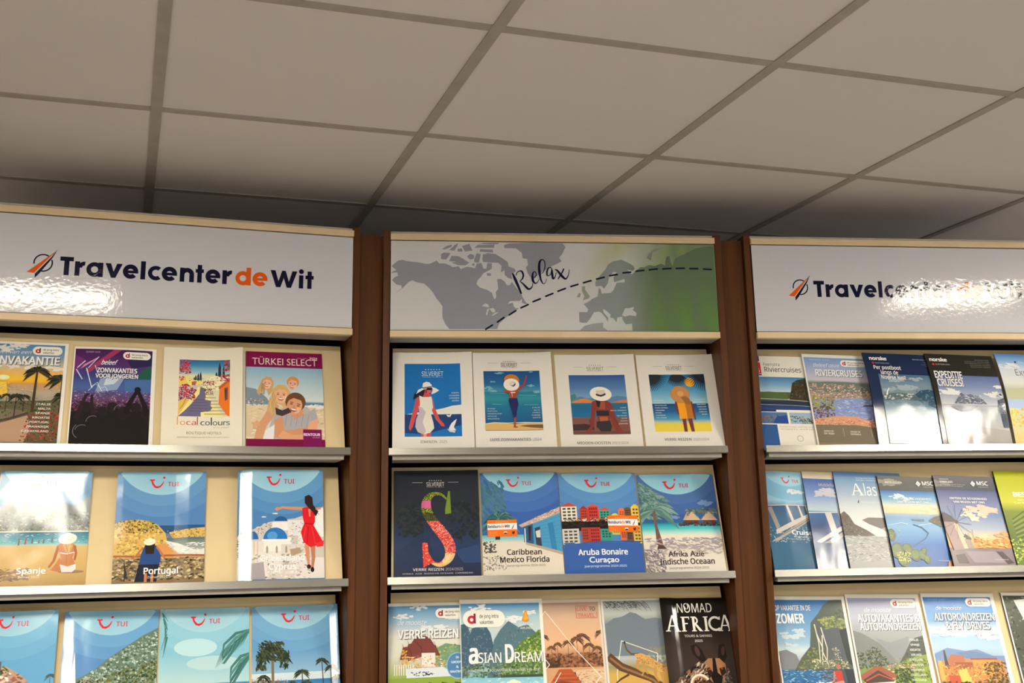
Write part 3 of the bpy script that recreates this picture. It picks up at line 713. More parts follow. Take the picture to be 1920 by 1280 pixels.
# ---- youth holidays: concert crowd
def art_concert(A):
    A.rect(0, 0, 100, A.h, WH); A.clip = (1.5, 3, 95, A.h)
    A.grad(0, 3, 95, A.h, [(3, (70, 34, 82)), (22, (78, 44, 100)), (40, (58, 62, 122)), (58, (72, 96, 150)), (66, (78, 72, 120)), (74, (96, 62, 100)), (88, (44, 36, 46)), (100, (34, 31, 32)), (A.h, (36, 34, 30))])
    for q, c in (([(48, 3), (58, 3), (20, 36), (14, 34)], (150, 56, 96)), ([(30, 14), (24, 20), (6, 34), (4, 31)], (206, 130, 170)), ([(78, 12), (84, 14), (70, 34), (62, 34)], (132, 40, 82)), ([(0, 10), (16, 20), (4, 40), (0, 40)], (110, 50, 112)), ([(84, 30), (95, 26), (95, 44), (78, 44)], (34, 88, 74)), ([(60, 6), (95, 6), (95, 24), (70, 30)], (44, 40, 78))): A.poly(q, c)
    A.poly([(34, 42), (64, 40), (54, 60), (28, 64)], (136, 156, 190)); A.poly([(40, 44), (58, 42), (50, 52), (38, 54)], (196, 206, 220)); A.poly([(62, 46), (95, 44), (95, 62), (64, 62)], (70, 104, 160))
    for p, w in (([(4, 32), (12, 46)], 1.2), ([(16, 30), (24, 58)], 1.2), ([(24, 56), (30, 50), (36, 62)], .9), ([(20, 62), (28, 52), (34, 58), (40, 56), (44, 64)], .7), ([(5, 30), (14, 20)], 1.1), ([(18, 30), (30, 14)], .9), ([(26, 26), (30, 38)], .8)): A.line(p, w, (206, 216, 236))
    A.blobs((2, 62, 95, 84), 170, .5, 1.7, [(128, 84, 132), (82, 50, 84), (160, 120, 150), (58, 44, 66), (186, 168, 186)])
    A.blobs((2, 76, 95, 92), 90, 1.2, 3.0, [(48, 36, 48), (70, 48, 66), (36, 32, 38), (120, 60, 70)])
    K = (34, 31, 31)
    A.poly([(0, 92), (14, 88), (34, 92), (52, 84), (70, 90), (95, 86), (95, 130), (0, 130)], K)
    for x, y, r in ((19, 84, 6.5), (38, 90, 6), (50, 84, 6.5), (64, 92, 8), (78, 84, 6.5), (90, 92, 6)): A.ell(x, y, r, r*1.1, (38, 33, 34))
    A.line([(8, 100), (14, 80), (18, 68), (22, 66)], [7, 5, 3.6, 2.4], (46, 34, 40)); A.line([(28, 96), (25, 78), (25, 67)], [6, 4.4, 3], (44, 34, 40))
    A.line([(66, 92), (70, 78), (78, 62), (80, 58)], [8, 6, 4.5, 4], (34, 28, 32)); A.line([(92, 96), (88, 80), (82, 66), (79, 58)], [8, 6, 4.6, 4], (34, 28, 32)); A.ell(79, 59, 4, 4, (34, 28, 32))
    for x, y, a in ((28, 104, 0), (16, 116, 1), (38, 86, 2), (60, 88, 0)): A.ring(x, y, 7.5, 8.2, (120, 108, 118), 180+a*10, 300)
    A.ring(16, 116, 10, 10.8, (110, 108, 126), 120, 230)
    A.clip = (0, 0, 100, A.h)
    A.text('ZOMER 2025', 14, 8.5, 17, 2.2, (190, 170, 190), bold=0)
    A.text('beleef', 33, 25, 18, 6.5, (248, 244, 244), bold=.012, shear=.35)
    title(A, 'ZONVAKANTIES', 29, 36, 48, 6.2, sh=(50, 40, 60)); title(A, 'VOOR JONGEREN', 27.5, 43.6, 51, 5.6, sh=(50, 40, 60))
    pill(A, 59, 6, 93, 16.5)

# ---- white boutique hotel brochure with the painted stairs
def art_stairs(A):
    A.rect(0, 0, 100, A.h, (226, 220, 202))
    X0, Y0, X1, Y1 = 20, 17.5, 84, 98
    A.clip = (X0, Y0, X1, Y1)
    A.grad(X0, Y0, X1, Y1, [(Y0, (28, 92, 148)), (26, (60, 132, 176)), (36, (150, 190, 196)), (40, (214, 214, 180)), (Y1, (214, 205, 180))])
    def tree(x, y, h, w): A.poly([(x-w, y), (x-w*.8, y-h*.6), (x, y-h), (x+w*.8, y-h*.6), (x+w, y)], (32, 50, 66))
    for q in ((71, 42, 22, 2.2), (76, 42, 17, 1.7), (67, 43, 9, 1.6), (41, 47, 8, 1.3), (44, 47, 11, 1.4), (47, 47, 13, 1.5), (39, 47, 5, 1)): tree(*q)
    Yl = (240, 218, 126); Cr = (238, 228, 190)
    A.poly([(26, 44), (34, 40), (36, 46), (50, 48), (50, 60), (26, 60)], Yl); A.poly([(20, 46), (28, 42), (30, 50), (20, 56)], (232, 200, 96))
    A.poly([(52, 46), (58, 42), (66, 40), (78, 44), (82, 60), (52, 62)], Cr); A.blobs((52, 42, 80, 60), 30, .5, 1.2, [(90, 70, 60), (150, 110, 60), (204, 96, 70)])
    A.blobs((30, 44, 50, 56), 10, .5, 1.0, [(90, 70, 50), (170, 120, 60)])
    A.rect(36, 49, 41, 54, (150, 90, 60)); A.rect(38, 48, 42, 50.5, (196, 96, 80))
    A.poly([(20, 60), (40, 54), (50, 54), (46, 66), (38, 80), (24, 92), (20, 92)], (196, 190, 196))
    A.poly([(20, 78), (30, 72), (36, 78), (24, 94), (20, 98)], (226, 186, 90))
    A.poly([(44, 56), (54, 56), (58, 70), (76, 98), (20, 98)], (234, 224, 148))
    for i in range(7): A.rect(50+i*.4, 66+i*4.6, 64+i*2.6, 67.8+i*4.6, (176, 170, 132))
    sh = (104, 98, 128)
    A.poly([(47, 56), (52, 58), (54, 70), (53, 74), (61, 76), (60, 82), (62, 86), (60, 90), (48, 92), (48, 98), (20, 98), (28, 90), (38, 78), (46, 66)], sh)
    for i in range(5): A.rect(33+i*1.3, 90-i*4, 58-i*1.2, 91-i*4, (84, 80, 112))
    A.poly([(71, 58), (84, 46), (84, 98), (80, 96), (70, 80)], (226, 116, 28)); A.poly([(70, 56), (84, 44), (84, 48), (71, 60)], (190, 84, 40)); A.poly([(77, 58), (81.5, 57), (81.5, 74), (78, 76)], (110, 66, 60)); A.rect(78, 60, 79.4, 72, (60, 50, 70))
    A.blobs((52, 58, 64, 66), 16, .6, 1.6, [(90, 50, 60), (160, 60, 60), (60, 60, 50)])
    fl = [(206, 58, 78), (224, 92, 104), (110, 40, 54), (60, 56, 52), (188, 42, 66)]
    A.blobs((19, 17, 34, 38), 50, .9, 2.4, fl); A.blobs((76, 17, 85, 34), 24, .9, 2.2, fl); A.blobs((72, 38, 85, 48), 22, .8, 2.0, fl); A.blobs([(19, 56), (30, 52), (42, 62), (40, 76), (28, 72), (19, 78)], 60, .9, 2.5, fl); A.blobs((50, 48, 64, 54), 18, .7, 1.5, fl); A.blobs((20, 42, 26, 48), 8, .7, 1.6, fl)
    A.line([(30, 72), (26, 82), (22, 88)], .5, (60, 50, 50))
    A.clip = (0, 0, 100, A.h)
    A.text('l', 19, 110, 1.2, 11, (224, 150, 60)); A.text('o', 23, 110, 6.2, 7, (224, 140, 40)); A.text('c', 30.5, 110, 5.4, 7, (206, 84, 50)); A.text('a', 37, 110, 5.4, 7, (196, 56, 40)); A.rect(43.6, 98.6, 44.8, 110, (150, 80, 60))
    for s, x, w, c in (('c', 48, 5, (70, 90, 96)), ('o', 54, 5.6, (70, 92, 110)), ('l', 60.8, 1.3, (60, 60, 66)), ('o', 63.3, 5.6, (60, 100, 100)), ('u', 70, 5, (54, 80, 90)), ('r', 76.4, 3.2, (50, 90, 110)), ('s', 80, 4.4, (60, 110, 130))): A.text(s, x, 110, w, 10 if s == 'l' else 7, c, bold=.008)
    A.text('BY SILVERJET', 64, 114, 20, 1.4, (170, 160, 140)); A.text('BOUTIQUE HOTELS', 31, 122.5, 43, 3.4, (120, 112, 98)); A.text('BIJZONDERE KLEINSCHALIGE HOTELS IN ZUID EUROPA', 20, 127.5, 64, 1.6, (150, 140, 120))

def art_blank_white(A): A.rect(0, 0, 100, A.h, (222, 216, 200))

# ---- wine red family brochure
def face(A, x, y, r, skin, hair, tilt=0, smile=True, long=False):
    k = math.radians(tilt); f = lambda a, b: (x+r*(a*math.cos(k)-b*math.sin(k)), y+r*(a*math.sin(k)+b*math.cos(k)))
    if long: A.poly([f(-1.1, -.6), f(-.4, -1.4), f(.5, -1.4), f(1.15, -.5), f(1.25, 1.2), f(.8, 2.4), f(.2, 1.4), f(-.6, 1.2), f(-.9, 2.8), f(-1.5, 2.2)], hair)
    else: A.ell(*f(0, -.35), r*1.05, r*1.1, hair, tilt)
    A.ell(*f(.02, .12), r*.8, r*1.05, skin, tilt)
    A.poly([f(-.85, -.2), f(-.6, -1.0), f(.2, -1.3), f(.85, -.8), f(.9, -.1), f(.5, -.7), f(-.3, -.75)], hair)
    dk = lerp(skin, (60, 36, 30), .7)
    for s in (-.36, .38): A.ell(*f(s, -.02), r*.15, r*.07, dk, tilt); A.ell(*f(s, -.22), r*.2, r*.05, lerp(hair, dk, .5), tilt)
    A.poly([f(-.04, 0), f(.12, .38), f(-.14, .4)], lerp(skin, dk, .25)); A.poly([f(.3, .2), f(.75, .1), f(.6, .75), f(.2, .95)], lerp(skin, (255, 220, 190), .35))
    if smile: A.ell(*f(.02, .58), r*.34, r*.17, (150, 60, 56), tilt); A.ell(*f(.02, .53), r*.29, r*.09, (246, 240, 232), tilt)
def art_family(A):
    A.rect(0, 0, 100, A.h, (122, 22, 70))
    A.clip = (0, 22.5, 100, A.h)
    A.grad(0, 22, 100, A.h, [(22, (136, 176, 200)), (46, (172, 198, 210)), (70, (206, 216, 216)), (73, (90, 130, 160)), (75, (206, 214, 210)), (80, (214, 196, 164)), (A.h, (206, 184, 150))])
    A.poly([(0, 52), (12, 54), (26, 66), (32, 76), (0, 76)], (126, 140, 154)); A.blobs((0, 68, 24, 78), 22, .8, 2, [(150, 150, 148), (220, 216, 206), (120, 116, 110)])
    A.rect(74, 72.5, 100, 76, (86, 126, 156)); A.blobs((70, 75, 100, 80), 14, .6, 1.4, [(236, 234, 228)], 4)
    A.blobs((0, 80, 100, 128), 50, 1, 3, [(222, 204, 172), (190, 164, 130), (230, 216, 190)], 2.4)
    face(A, 27, 46, 7, (226, 178, 148), (196, 160, 110), 12, True, True)
    face(A, 60, 46, 7.6, (222, 170, 146), (206, 140, 86), 10)
    A.ell(52, 112, 30, 26, (206, 204, 206)); A.poly([(24, 128), (34, 90), (50, 78), (78, 78), (92, 98), (84, 120), (60, 128)], (178, 174, 176))
    A.poly([(30, 66), (26, 86), (14, 106), (10, 126), (20, 128), (26, 106), (36, 92), (42, 78)], (206, 152, 116)); A.poly([(14, 98), (8, 104), (10, 110), (18, 104)], (212, 160, 124))
    face(A, 44.5, 62, 10.5, (226, 172, 140), (206, 170, 112), 4, True, True)
    A.poly([(38, 84), (60, 78), (70, 92), (88, 80), (93, 100), (80, 112), (46, 112), (34, 100)], (170, 168, 172)); A.poly([(52, 84), (62, 96), (74, 90), (72, 80)], (206, 148, 112))
    A.poly([(36, 98), (46, 92), (48, 112), (86, 106), (90, 116), (60, 124), (36, 122)], (204, 146, 108)); A.poly([(46, 112), (60, 118), (84, 116), (86, 122), (52, 128), (40, 120)], (214, 160, 122))
    for i in range(5): A.line([(52+i*7, 86+i), (49+i*7, 106)], .8, (150, 148, 152))
    face(A, 62, 76, 12.5, (212, 152, 116), (104, 74, 50), 16)
    A.poly([(20, 128), (24, 112), (36, 104), (34, 128)], (226, 224, 226)); A.poly([(37, 80), (46, 84), (54, 80), (58, 86), (46, 92), (38, 90)], (70, 56, 60))
    for i in range(7): A.line([(34+i*.9, 58+i), (31+i*.8, 76), (34+i*.5, 92)], .7, (166, 130, 80) if i % 2 else (220, 192, 136))
    for i in range(4): A.line([(20.5+i*1.1, 46), (19.5+i*1.3, 62)], .6, (160, 120, 78))
    A.poly([(80, 100), (92, 94), (90, 112), (84, 118), (78, 110)], (220, 164, 130))
    A.clip = (0, 0, 100, A.h)
    A.rect(0, 124, 100, A.h, (120, 20, 66)); A.rect(72, 110, 96, A.h, (122, 24, 84)); A.text('RENTOUR', 72.8, 118.8, 21, 3.4, (236, 214, 226), bold=.04); A.text('reisen', 84, 121.8, 9.5, 1.6, (220, 180, 200))
    A.text('TÜRKEI SELECT', 8, 19, 85, 9.4, (226, 208, 204), bold=.0)
    A.text('2024', 83, 9, 10.5, 2.8, (230, 210, 210), bold=.03); A.text('MAI   OKT', 67, 8.8, 13, 1.3, (190, 140, 160)); A.rect(67, 7.3, 80, 7.6, (160, 90, 120))

# ---- the blue tour operator covers
def smile_logo(A, x=33, y=9.4, k=1.0, c=RED):
    A.line([(x, y), (x+5.6*k, y)], 1.7*k, c)
    A.line([(x+2.2*k, y), (x+3.6*k, y+4.6*k), (x+6.3*k, y+8.0*k), (x+9*k, y+8.7*k), (x+12*k, y+7.4*k), (x+14.2*k, y+4.8*k), (x+15.6*k, y+1.6*k)], [1.9*k, 2.2*k, 2.5*k, 2.4*k, 2*k, 1.5*k, .9*k], c)
    A.ell(x+16*k, y-2.8*k, 1.35*k, 1.35*k, c)
    A.text('TUI', x+20.2*k, y+7.4*k, 12.4*k, 5.2*k, c, bold=.012)
def tui_sky(A, base=(76, 126, 180), mid=(96, 148, 194), hi=(124, 172, 208), top=(104, 168, 208), bot=(172, 214, 228), low=None):
    top, bot, hi = lerp(top, (70, 126, 168), .3), lerp(bot, (100, 150, 180), .28), lerp(hi, base, .25)
    A.grad(0, 0, 100, A.h, [(0, base), (50, base), (90, low or base), (A.h, low or base)])
    A.ell(50, -28, 81, 81, lerp(base, mid, .55), n=64); A.ell(50, -28, 68, 68, mid, n=60); A.ell(50, -28, 55.4, 55.4, hi, n=60)
    for i in range(9): A.ell(50, -28, 55-.0*i, 55, top, n=60) if i == 0 else None
    # pale disc, lighter towards its lower rim
    A.lv += 1
    for i in range(24):
        a0, a1 = (math.pi*(.18+.64*(i+d)/24) for d in (0, 1))
        A._conv([(50, -28), (50+55*math.cos(a0), -28+55*math.sin(a0)), (50+55*math.cos(a1), -28+55*math.sin(a1))], [A._c(top), A._c(bot), A._c(bot)], A.lv)
def art_spanje(A):
    tui_sky(A, (86, 130, 170), (104, 148, 184), (130, 176, 204))
    A.poly([(0, 44), (10, 38), (22, 30), (34, 38), (50, 44), (66, 36), (84, 40), (100, 28), (100, 72), (0, 72)], (116, 124, 124))
    A.blobs((0, 48, 100, 70), 120, .8, 2.6, [(96, 104, 96), (140, 142, 130), (70, 84, 74), (168, 166, 152)])
    A.blobs((0, 62, 100, 70), 60, .6, 1.5, [(200, 194, 180), (120, 110, 92), (64, 76, 58)])
    A.rect(0, 69.5, 100, 71.5, (214, 206, 180))
    A.grad(0, 71, 100, 88, [(71, (30, 92, 132)), (78, (60, 140, 160)), (84, (110, 176, 180)), (86, (170, 190, 170)), (88, (200, 184, 140))])
    A.blobs((0, 72, 100, 84), 40, .3, .7, [(200, 220, 224), (40, 110, 150)], 4)
    A.grad(0, 87, 100, A.h, [(87, (206, 176, 118)), (110, (198, 166, 106)), (A.h, (170, 140, 92))])
    for x, y, h, c in ((1, 88, 10, (60, 60, 64)), (26, 86, 9, (120, 80, 70)), (33, 85, 8, (170, 70, 60)), (40, 84, 6, (90, 80, 80)), (52, 84, 5, (90, 80, 80)), (61, 83, 6, (80, 76, 84)), (47, 84, 4, (120, 90, 80))): A.line([(x, y), (x+.6, y-h)], 1.8, c, 1.2)
    A.blobs((0, 112, 40, 126), 26, .8, 2.4, [(150, 120, 84), (118, 98, 78)], 3)
    sk = (188, 122, 78); s2 = (160, 98, 62); bk = (232, 214, 212)
    A.ell(84, 117, 14, 1.8, (150, 120, 84))
    A.line([(69, 87), (66.5, 97), (65, 104), (60, 112)], [3.6, 3.2, 2.8, 2.2], s2); A.poly([(71, 100), (67, 108), (62, 115), (70, 117), (76, 112)], sk)
    A.poly([(68, 86), (73, 83), (82, 83), (86.5, 86), (86.5, 94), (84.5, 101), (88, 108), (89, 114), (85, 117), (73, 117), (69.5, 112), (72.5, 102), (70, 94)], sk)
    A.line([(86, 87), (88, 96), (87, 104)], [3, 2.6, 2.2], s2); A.line([(78, 86), (77.5, 96), (78.5, 108)], .7, s2)
    A.poly([(71.5, 108.5), (80, 111), (88.5, 108), (89, 114), (85, 117.5), (74, 117.5)], bk); A.line([(71, 95), (78, 96.4), (86.5, 94.6)], 1.2, bk)
    A.poly([(74, 82), (83, 82), (84, 88), (80, 97), (76, 93), (73, 87)], (196, 156, 96)); A.line([(76, 84), (79, 94)], .8, (166, 124, 72)); A.line([(81, 84), (80, 93)], .8, (220, 186, 130)); hat_back(A, 78, 79, 10, (236, 224, 212), (206, 186, 160))
    A.text('Spanje', 27, 118.5, 30, 6.4, (248, 244, 236), bold=.03); A.text('Zomer 2025', 29, 123.5, 22, 2.6, (230, 220, 200))
    smile_logo(A, 30, 9, .95)
def art_portugal(A):
    tui_sky(A, (80, 126, 180), (98, 146, 192), (126, 172, 206))
    A.rect(48, 63, 100, 72, (44, 84, 128)); A.grad(40, 78, 100, 100, [(78, (86, 104, 100)), (90, (150, 160, 150)), (100, (220, 216, 204))])
    A.poly([(0, 60), (10, 57), (26, 56), (40, 58), (48, 63), (56, 72), (60, 90), (70, 108), (0, 108)], (206, 170, 92))
    A.blobs([(0, 58), (20, 56), (40, 58), (48, 64), (52, 72), (24, 72), (0, 68)], 80, .8, 2.2, [(96, 88, 44), (128, 112, 58), (70, 70, 40), (180, 150, 80)])
    A.blobs([(0, 66), (50, 70), (62, 96), (20, 106), (0, 106)], 110, 1, 3, [(222, 184, 100), (190, 150, 80), (236, 206, 130), (150, 112, 62)])
    A.poly([(60, 71), (78, 68), (100, 66), (100, 77), (64, 78)], (206, 172, 96)); A.blobs((58, 68, 100, 78), 40, .6, 1.8, [(226, 190, 106), (150, 124, 70), (120, 100, 56)])
    A.poly([(54, 80), (70, 84), (88, 92), (100, 92), (100, 100), (76, 100)], (216, 216, 208)); A.blobs((60, 84, 100, 98), 30, .5, 1.6, [(238, 238, 232), (190, 196, 190)], 3)
    A.poly([(40, 86), (56, 84), (70, 96), (100, 100), (100, 106), (30, 106)], (206, 146, 84))
    A.rect(0, 101, 100, A.h, (132, 112, 82)); A.blobs((0, 101, 100, 126), 230, 1.2, 2.8, [(176, 156, 116), (120, 100, 70), (90, 78, 58), (204, 186, 146), (60, 54, 40)], 1.4)
    A.line([(0, 98), (30, 99), (60, 98), (100, 99)], 2.2, (150, 92, 60))
    A.poly([(12, 102), (16, 120), (13, 128)], (50, 44, 36))
    A.poly([(30, 96), (34, 86), (46, 86), (52, 98), (50, 112), (28, 112)], (44, 74, 128)); A.poly([(28, 108), (50, 108), (48, 128), (24, 128)], (34, 40, 56))
    for q in ([(32, 88), (25, 98), (20, 101)], [(47, 88), (53, 96), (56, 101)]): A.line(q, 2.2, (176, 112, 76))
    A.poly([(34, 84), (45, 84), (44, 96), (35, 96)], (46, 36, 30)); hat_back(A, 39, 82, 6.5, (240, 226, 196), (206, 186, 150)); A.line([(36, 118), (36, 128)], 3, (190, 124, 88)); A.line([(43, 118), (43, 128)], 3, (190, 124, 88))
    A.text('Portugal', 34, 119, 37, 7.0, (248, 246, 240), bold=.03); A.text('Zomer 2025', 38, 124, 22, 2.6, (220, 210, 190))
    smile_logo(A, 36, 9.5)
def art_greece(A):
    tui_sky(A, (74, 124, 178), (92, 146, 192), (120, 170, 206))
    for x, y, s in ((43, 52, 2.6), (30, 56, 2)): cloud(A, x, y, s, (220, 228, 236), 4)
    A.poly([(0, 78), (14, 72), (28, 66), (36, 62), (48, 60), (66, 58), (78, 54), (100, 44), (100, 128), (0, 128)], (196, 190, 184))
    A.blobs([(0, 76), (36, 62), (44, 68), (24, 78), (0, 86)], 70, .6, 1.5, [(128, 112, 96), (206, 200, 194), (96, 88, 74), (226, 222, 216)])
    A.blobs((0, 76, 14, 124), 70, .6, 2.0, [(96, 86, 66), (206, 200, 190), (150, 140, 120), (60, 66, 50)])
    for x0, y0, x1, y1, c in ((40, 62, 60, 72, (226, 224, 224)), (58, 60, 78, 78, (218, 216, 216)), (80, 46, 100, 80, (230, 228, 226)), (70, 70, 88, 92, (224, 220, 216)), (30, 80, 62, 98, (228, 224, 218)), (8, 84, 30, 104, (216, 208, 200)), (18, 96, 50, 128, (220, 214, 206)), (50, 88, 80, 110, (210, 204, 196)), (0, 104, 20, 128, (206, 198, 188)), (66, 104, 100, 128, (216, 210, 206)), (34, 112, 66, 128, (206, 198, 190))): A.rect(x0, y0, x1, y1, c)
    A.ell(50, 61, 7.5, 5.6, (36, 84, 140), 0, 16, 180, 360); A.ell(43.5, 82.5, 14, 14, (42, 110, 178), 0, 24, 180, 360); A.ell(40, 78, 6, 5, (84, 146, 204)); A.ell(17.5, 82, 6.6, 9.2, (48, 96, 156), 0, 20, 180, 360); A.line([(17.5, 74), (17.5, 82)], .5, (160, 180, 206)); A.line([(14, 76), (13, 82)], .4, (150, 170, 200))
    A.rect(28, 82, 60, 84, (238, 234, 230))
    for x in (34, 45, 56): A.poly([(x-1.2, 98), (x-1.2, 92), (x, 89), (x+1.2, 92), (x+1.2, 98)], (160, 146, 132))
    for x in (11, 15, 19, 23): A.line([(x, 84), (x, 100)], .7, (186, 160, 140))
    A.blobs((60, 62, 80, 100), 34, .5, 1.5, [(150, 140, 130), (238, 236, 232), (120, 100, 90), (180, 170, 160)])
    A.blobs((8, 100, 84, 128), 50, .7, 2.6, [(236, 232, 226), (170, 160, 150), (130, 118, 104), (228, 220, 210)], 1.6)
    A.poly([(14, 110), (30, 108), (32, 128), (12, 128)], (160, 154, 156)); A.poly([(60, 94), (72, 92), (74, 98), (62, 102)], (166, 146, 120))
    sk = (200, 136, 100); rd = (206, 32, 40)
    A.line([(80, 88), (81, 104), (82, 113)], [5.4, 4, 2.6], sk); A.line([(87, 88), (87.5, 104), (86, 116)], [5.6, 4.2, 2.8], lerp(sk, (120, 70, 50), .25))
    A.ell(82, 114.5, 2.6, 2.6, (60, 36, 34)); A.ell(86, 118, 2.2, 3, (44, 30, 32))
    A.line([(77, 46.5), (62, 46), (52, 45), (44, 48)], [3.8, 3.4, 2.8, 2.2], sk); A.ell(46, 46.6, 3, 2.0, sk, -20)
    A.poly([(75, 46), (82, 44), (90, 48), (90, 62), (88, 66), (96, 80), (100, 88), (92, 90), (84, 92), (76, 86), (73, 74), (77, 64), (75, 54)], rd)
    A.poly([(90, 88), (100, 84), (99, 91), (92, 92)], (224, 50, 56)); A.line([(78, 64), (88, 65)], 1.0, (160, 20, 30)); A.line([(82, 68), (80, 88)], .9, (170, 24, 32)); A.line([(86, 68), (90, 88)], .9, (226, 62, 62)); A.line([(79, 68), (76, 82)], .8, (228, 66, 64)); A.poly([(82, 47), (85, 47), (84.5, 56), (83, 56)], sk)
    A.poly([(78, 32), (83, 30), (87, 33), (88, 42), (94, 50), (91, 56), (87, 50), (82, 45), (78, 40)], (44, 32, 30)); A.line([(88, 46), (95, 54)], 1.2, (50, 34, 30), .3); A.line([(97, 46), (91, 47)], 2.6, sk)
    A.text('Griekenland', 26, 107, 51, 6.6, (250, 248, 244), bold=.03); A.text('Cyprus', 36, 117, 31, 7, (250, 248, 244), bold=.03); A.text('Zomer 2025', 38, 122, 26, 2.8, (236, 232, 226))
    smile_logo(A, 33, 9.2)
def art_town(A):
    tui_sky(A, (98, 158, 198), (112, 172, 206), (140, 192, 214))
    A.poly([(20, 96), (34, 62), (42, 58), (50, 60), (66, 70), (78, 82), (82, 92), (100, 88), (100, 140), (0, 140)], (176, 150, 130))
    A.blobs([(24, 100), (36, 64), (50, 62), (68, 72), (80, 86), (80, 130), (20, 130)], 150, 1.2, 3.2, [(206, 190, 178), (150, 96, 76), (236, 226, 214), (120, 80, 66), (190, 120, 96), (92, 84, 74)], 1.7)
    A.blobs([(30, 66), (44, 58), (54, 64), (40, 72)], 26, .8, 1.8, GR1); A.blobs((66, 92, 84, 130), 40, 1.2, 2.6, GR1); A.blobs((22, 106, 46, 130), 40, 1.2, 2.8, [(52, 66, 46), (90, 96, 80), (206, 200, 190)])
    A.rect(40, 54, 44, 64, (86, 96, 104)); A.poly([(74, 86), (100, 84), (100, 90), (78, 94)], (212, 226, 230)); A.blobs((84, 92, 100, 128), 30, 1.2, 3, [(224, 220, 206), (200, 196, 170), (150, 160, 120)]); A.palm(96, 92, 20, 7, (66, 76, 70), [(66, 86, 84)], 9, 0, 3, .8)
    smile_logo(A, 36, 9)
def art_castle(A):
    tui_sky(A, (86, 134, 186), (104, 156, 200), (128, 176, 210))
    A.poly([(14, 74), (34, 64), (48, 52), (66, 40), (84, 28), (100, 20), (100, 110), (10, 110)], (98, 120, 104))
    A.blobs([(20, 74), (48, 54), (70, 38), (100, 22), (100, 96), (30, 92), (14, 82)], 330, 1.0, 2.6, [(84, 108, 88), (128, 150, 134), (150, 168, 158), (62, 84, 62), (196, 206, 200)])
    A.blobs([(24, 78), (60, 66), (100, 56), (100, 92), (30, 92)], 150, 1.2, 3, [(66, 84, 50), (96, 108, 62), (48, 66, 42), (124, 128, 80)]); A.blobs((18, 74, 40, 88), 40, 1, 2.4, [(60, 66, 50), (190, 160, 130), (44, 56, 40)])
    A.blobs((40, 78, 52, 92), 22, .8, 2.0, [(206, 160, 70), (180, 140, 60)])
    A.poly([(52, 90), (58, 86), (100, 84), (100, 128), (50, 128)], (216, 178, 106)); A.rect(52, 88, 100, 89.5, (190, 140, 80)); A.blobs((52, 88, 100, 104), 30, .6, 1.6, [(232, 200, 132), (184, 140, 84), (160, 110, 70)]); A.rect(78, 82, 87, 104, (150, 112, 84)); A.blobs((50, 100, 100, 106), 26, .8, 2, [(196, 90, 50), (214, 120, 60)])
    A.poly([(0, 98), (6, 88), (16, 88), (20, 94), (34, 93), (34, 128), (0, 128)], (206, 130, 84)); A.rect(10, 78, 16, 94, (216, 180, 150)); A.poly([(10, 78), (13, 44), (16, 78)], (232, 236, 242)); A.poly([(0, 106), (34, 104), (34, 128), (0, 128)], (222, 186, 146)); A.poly([(17, 86), (30, 86), (32, 92), (16, 94)], (84, 88, 74))
    for x in (11, 16, 21, 26): A.poly([(x-1.8, 128), (x-1.8, 101), (x, 97), (x+1.8, 101), (x+1.8, 128)], (96, 52, 40))
    smile_logo(A, 34, 10)
def art_sea(A):
    tui_sky(A, (128, 184, 204), (140, 192, 210), (158, 204, 218), (124, 190, 216), (182, 220, 228), (176, 204, 206))
    A.grad(0, 46, 100, 84, [(46, (150, 194, 208)), (70, (178, 206, 208)), (84, (186, 208, 208))]) if False else None
    A.ell(40, 44, 24, 10, (176, 212, 220)); A.ell(60, 62, 30, 8, (172, 204, 210))
    A.grad(0, 84, 100, A.h, [(84, (70, 140, 176)), (90, (52, 132, 182)), (104, (80, 166, 204)), (A.h, (60, 150, 200))]); A.blobs((0, 85, 100, 128), 120, .4, 1.0, [(40, 116, 170), (120, 190, 214), (66, 150, 196)], 5)
    lf = [(66, 116, 112), (84, 134, 126), (58, 104, 104)]
    for x, y, R, s in ((102, 26, 38, 5), (104, 52, 30, 8)):
        for i in range(4): A.line([(x, y), (x-R*.45, y+4+i*5), (x-R*.8, y+16+i*7), (x-R*.86, y+28+i*3)], [2, 3.4, 2.6, .3], lf[i % 3])
    for i in range(20): A.line([(98-i*1.5, 32+i*.9), (92-i*1.6, 44+i*1.3)], 1.0, lf[i % 3], .2)
    for i in range(9): A.line([(2+i*.8, 4+i*3.4), (9-i*.6, 14+i*5)], 1.4, lf[i % 3], .3); A.line([(2, 4), (8, 22), (2, 46)], 1.2, lf[0], .4)
    A.ell(34, 101, 13, 3.6, (150, 92, 66)); A.ell(33, 98, 7.5, 6.6, (222, 184, 130)); A.ell(33, 101, 8, 2.2, (190, 140, 96)); A.ell(33, 112, 9, 9, (120, 70, 50))
    smile_logo(A, 34, 10)
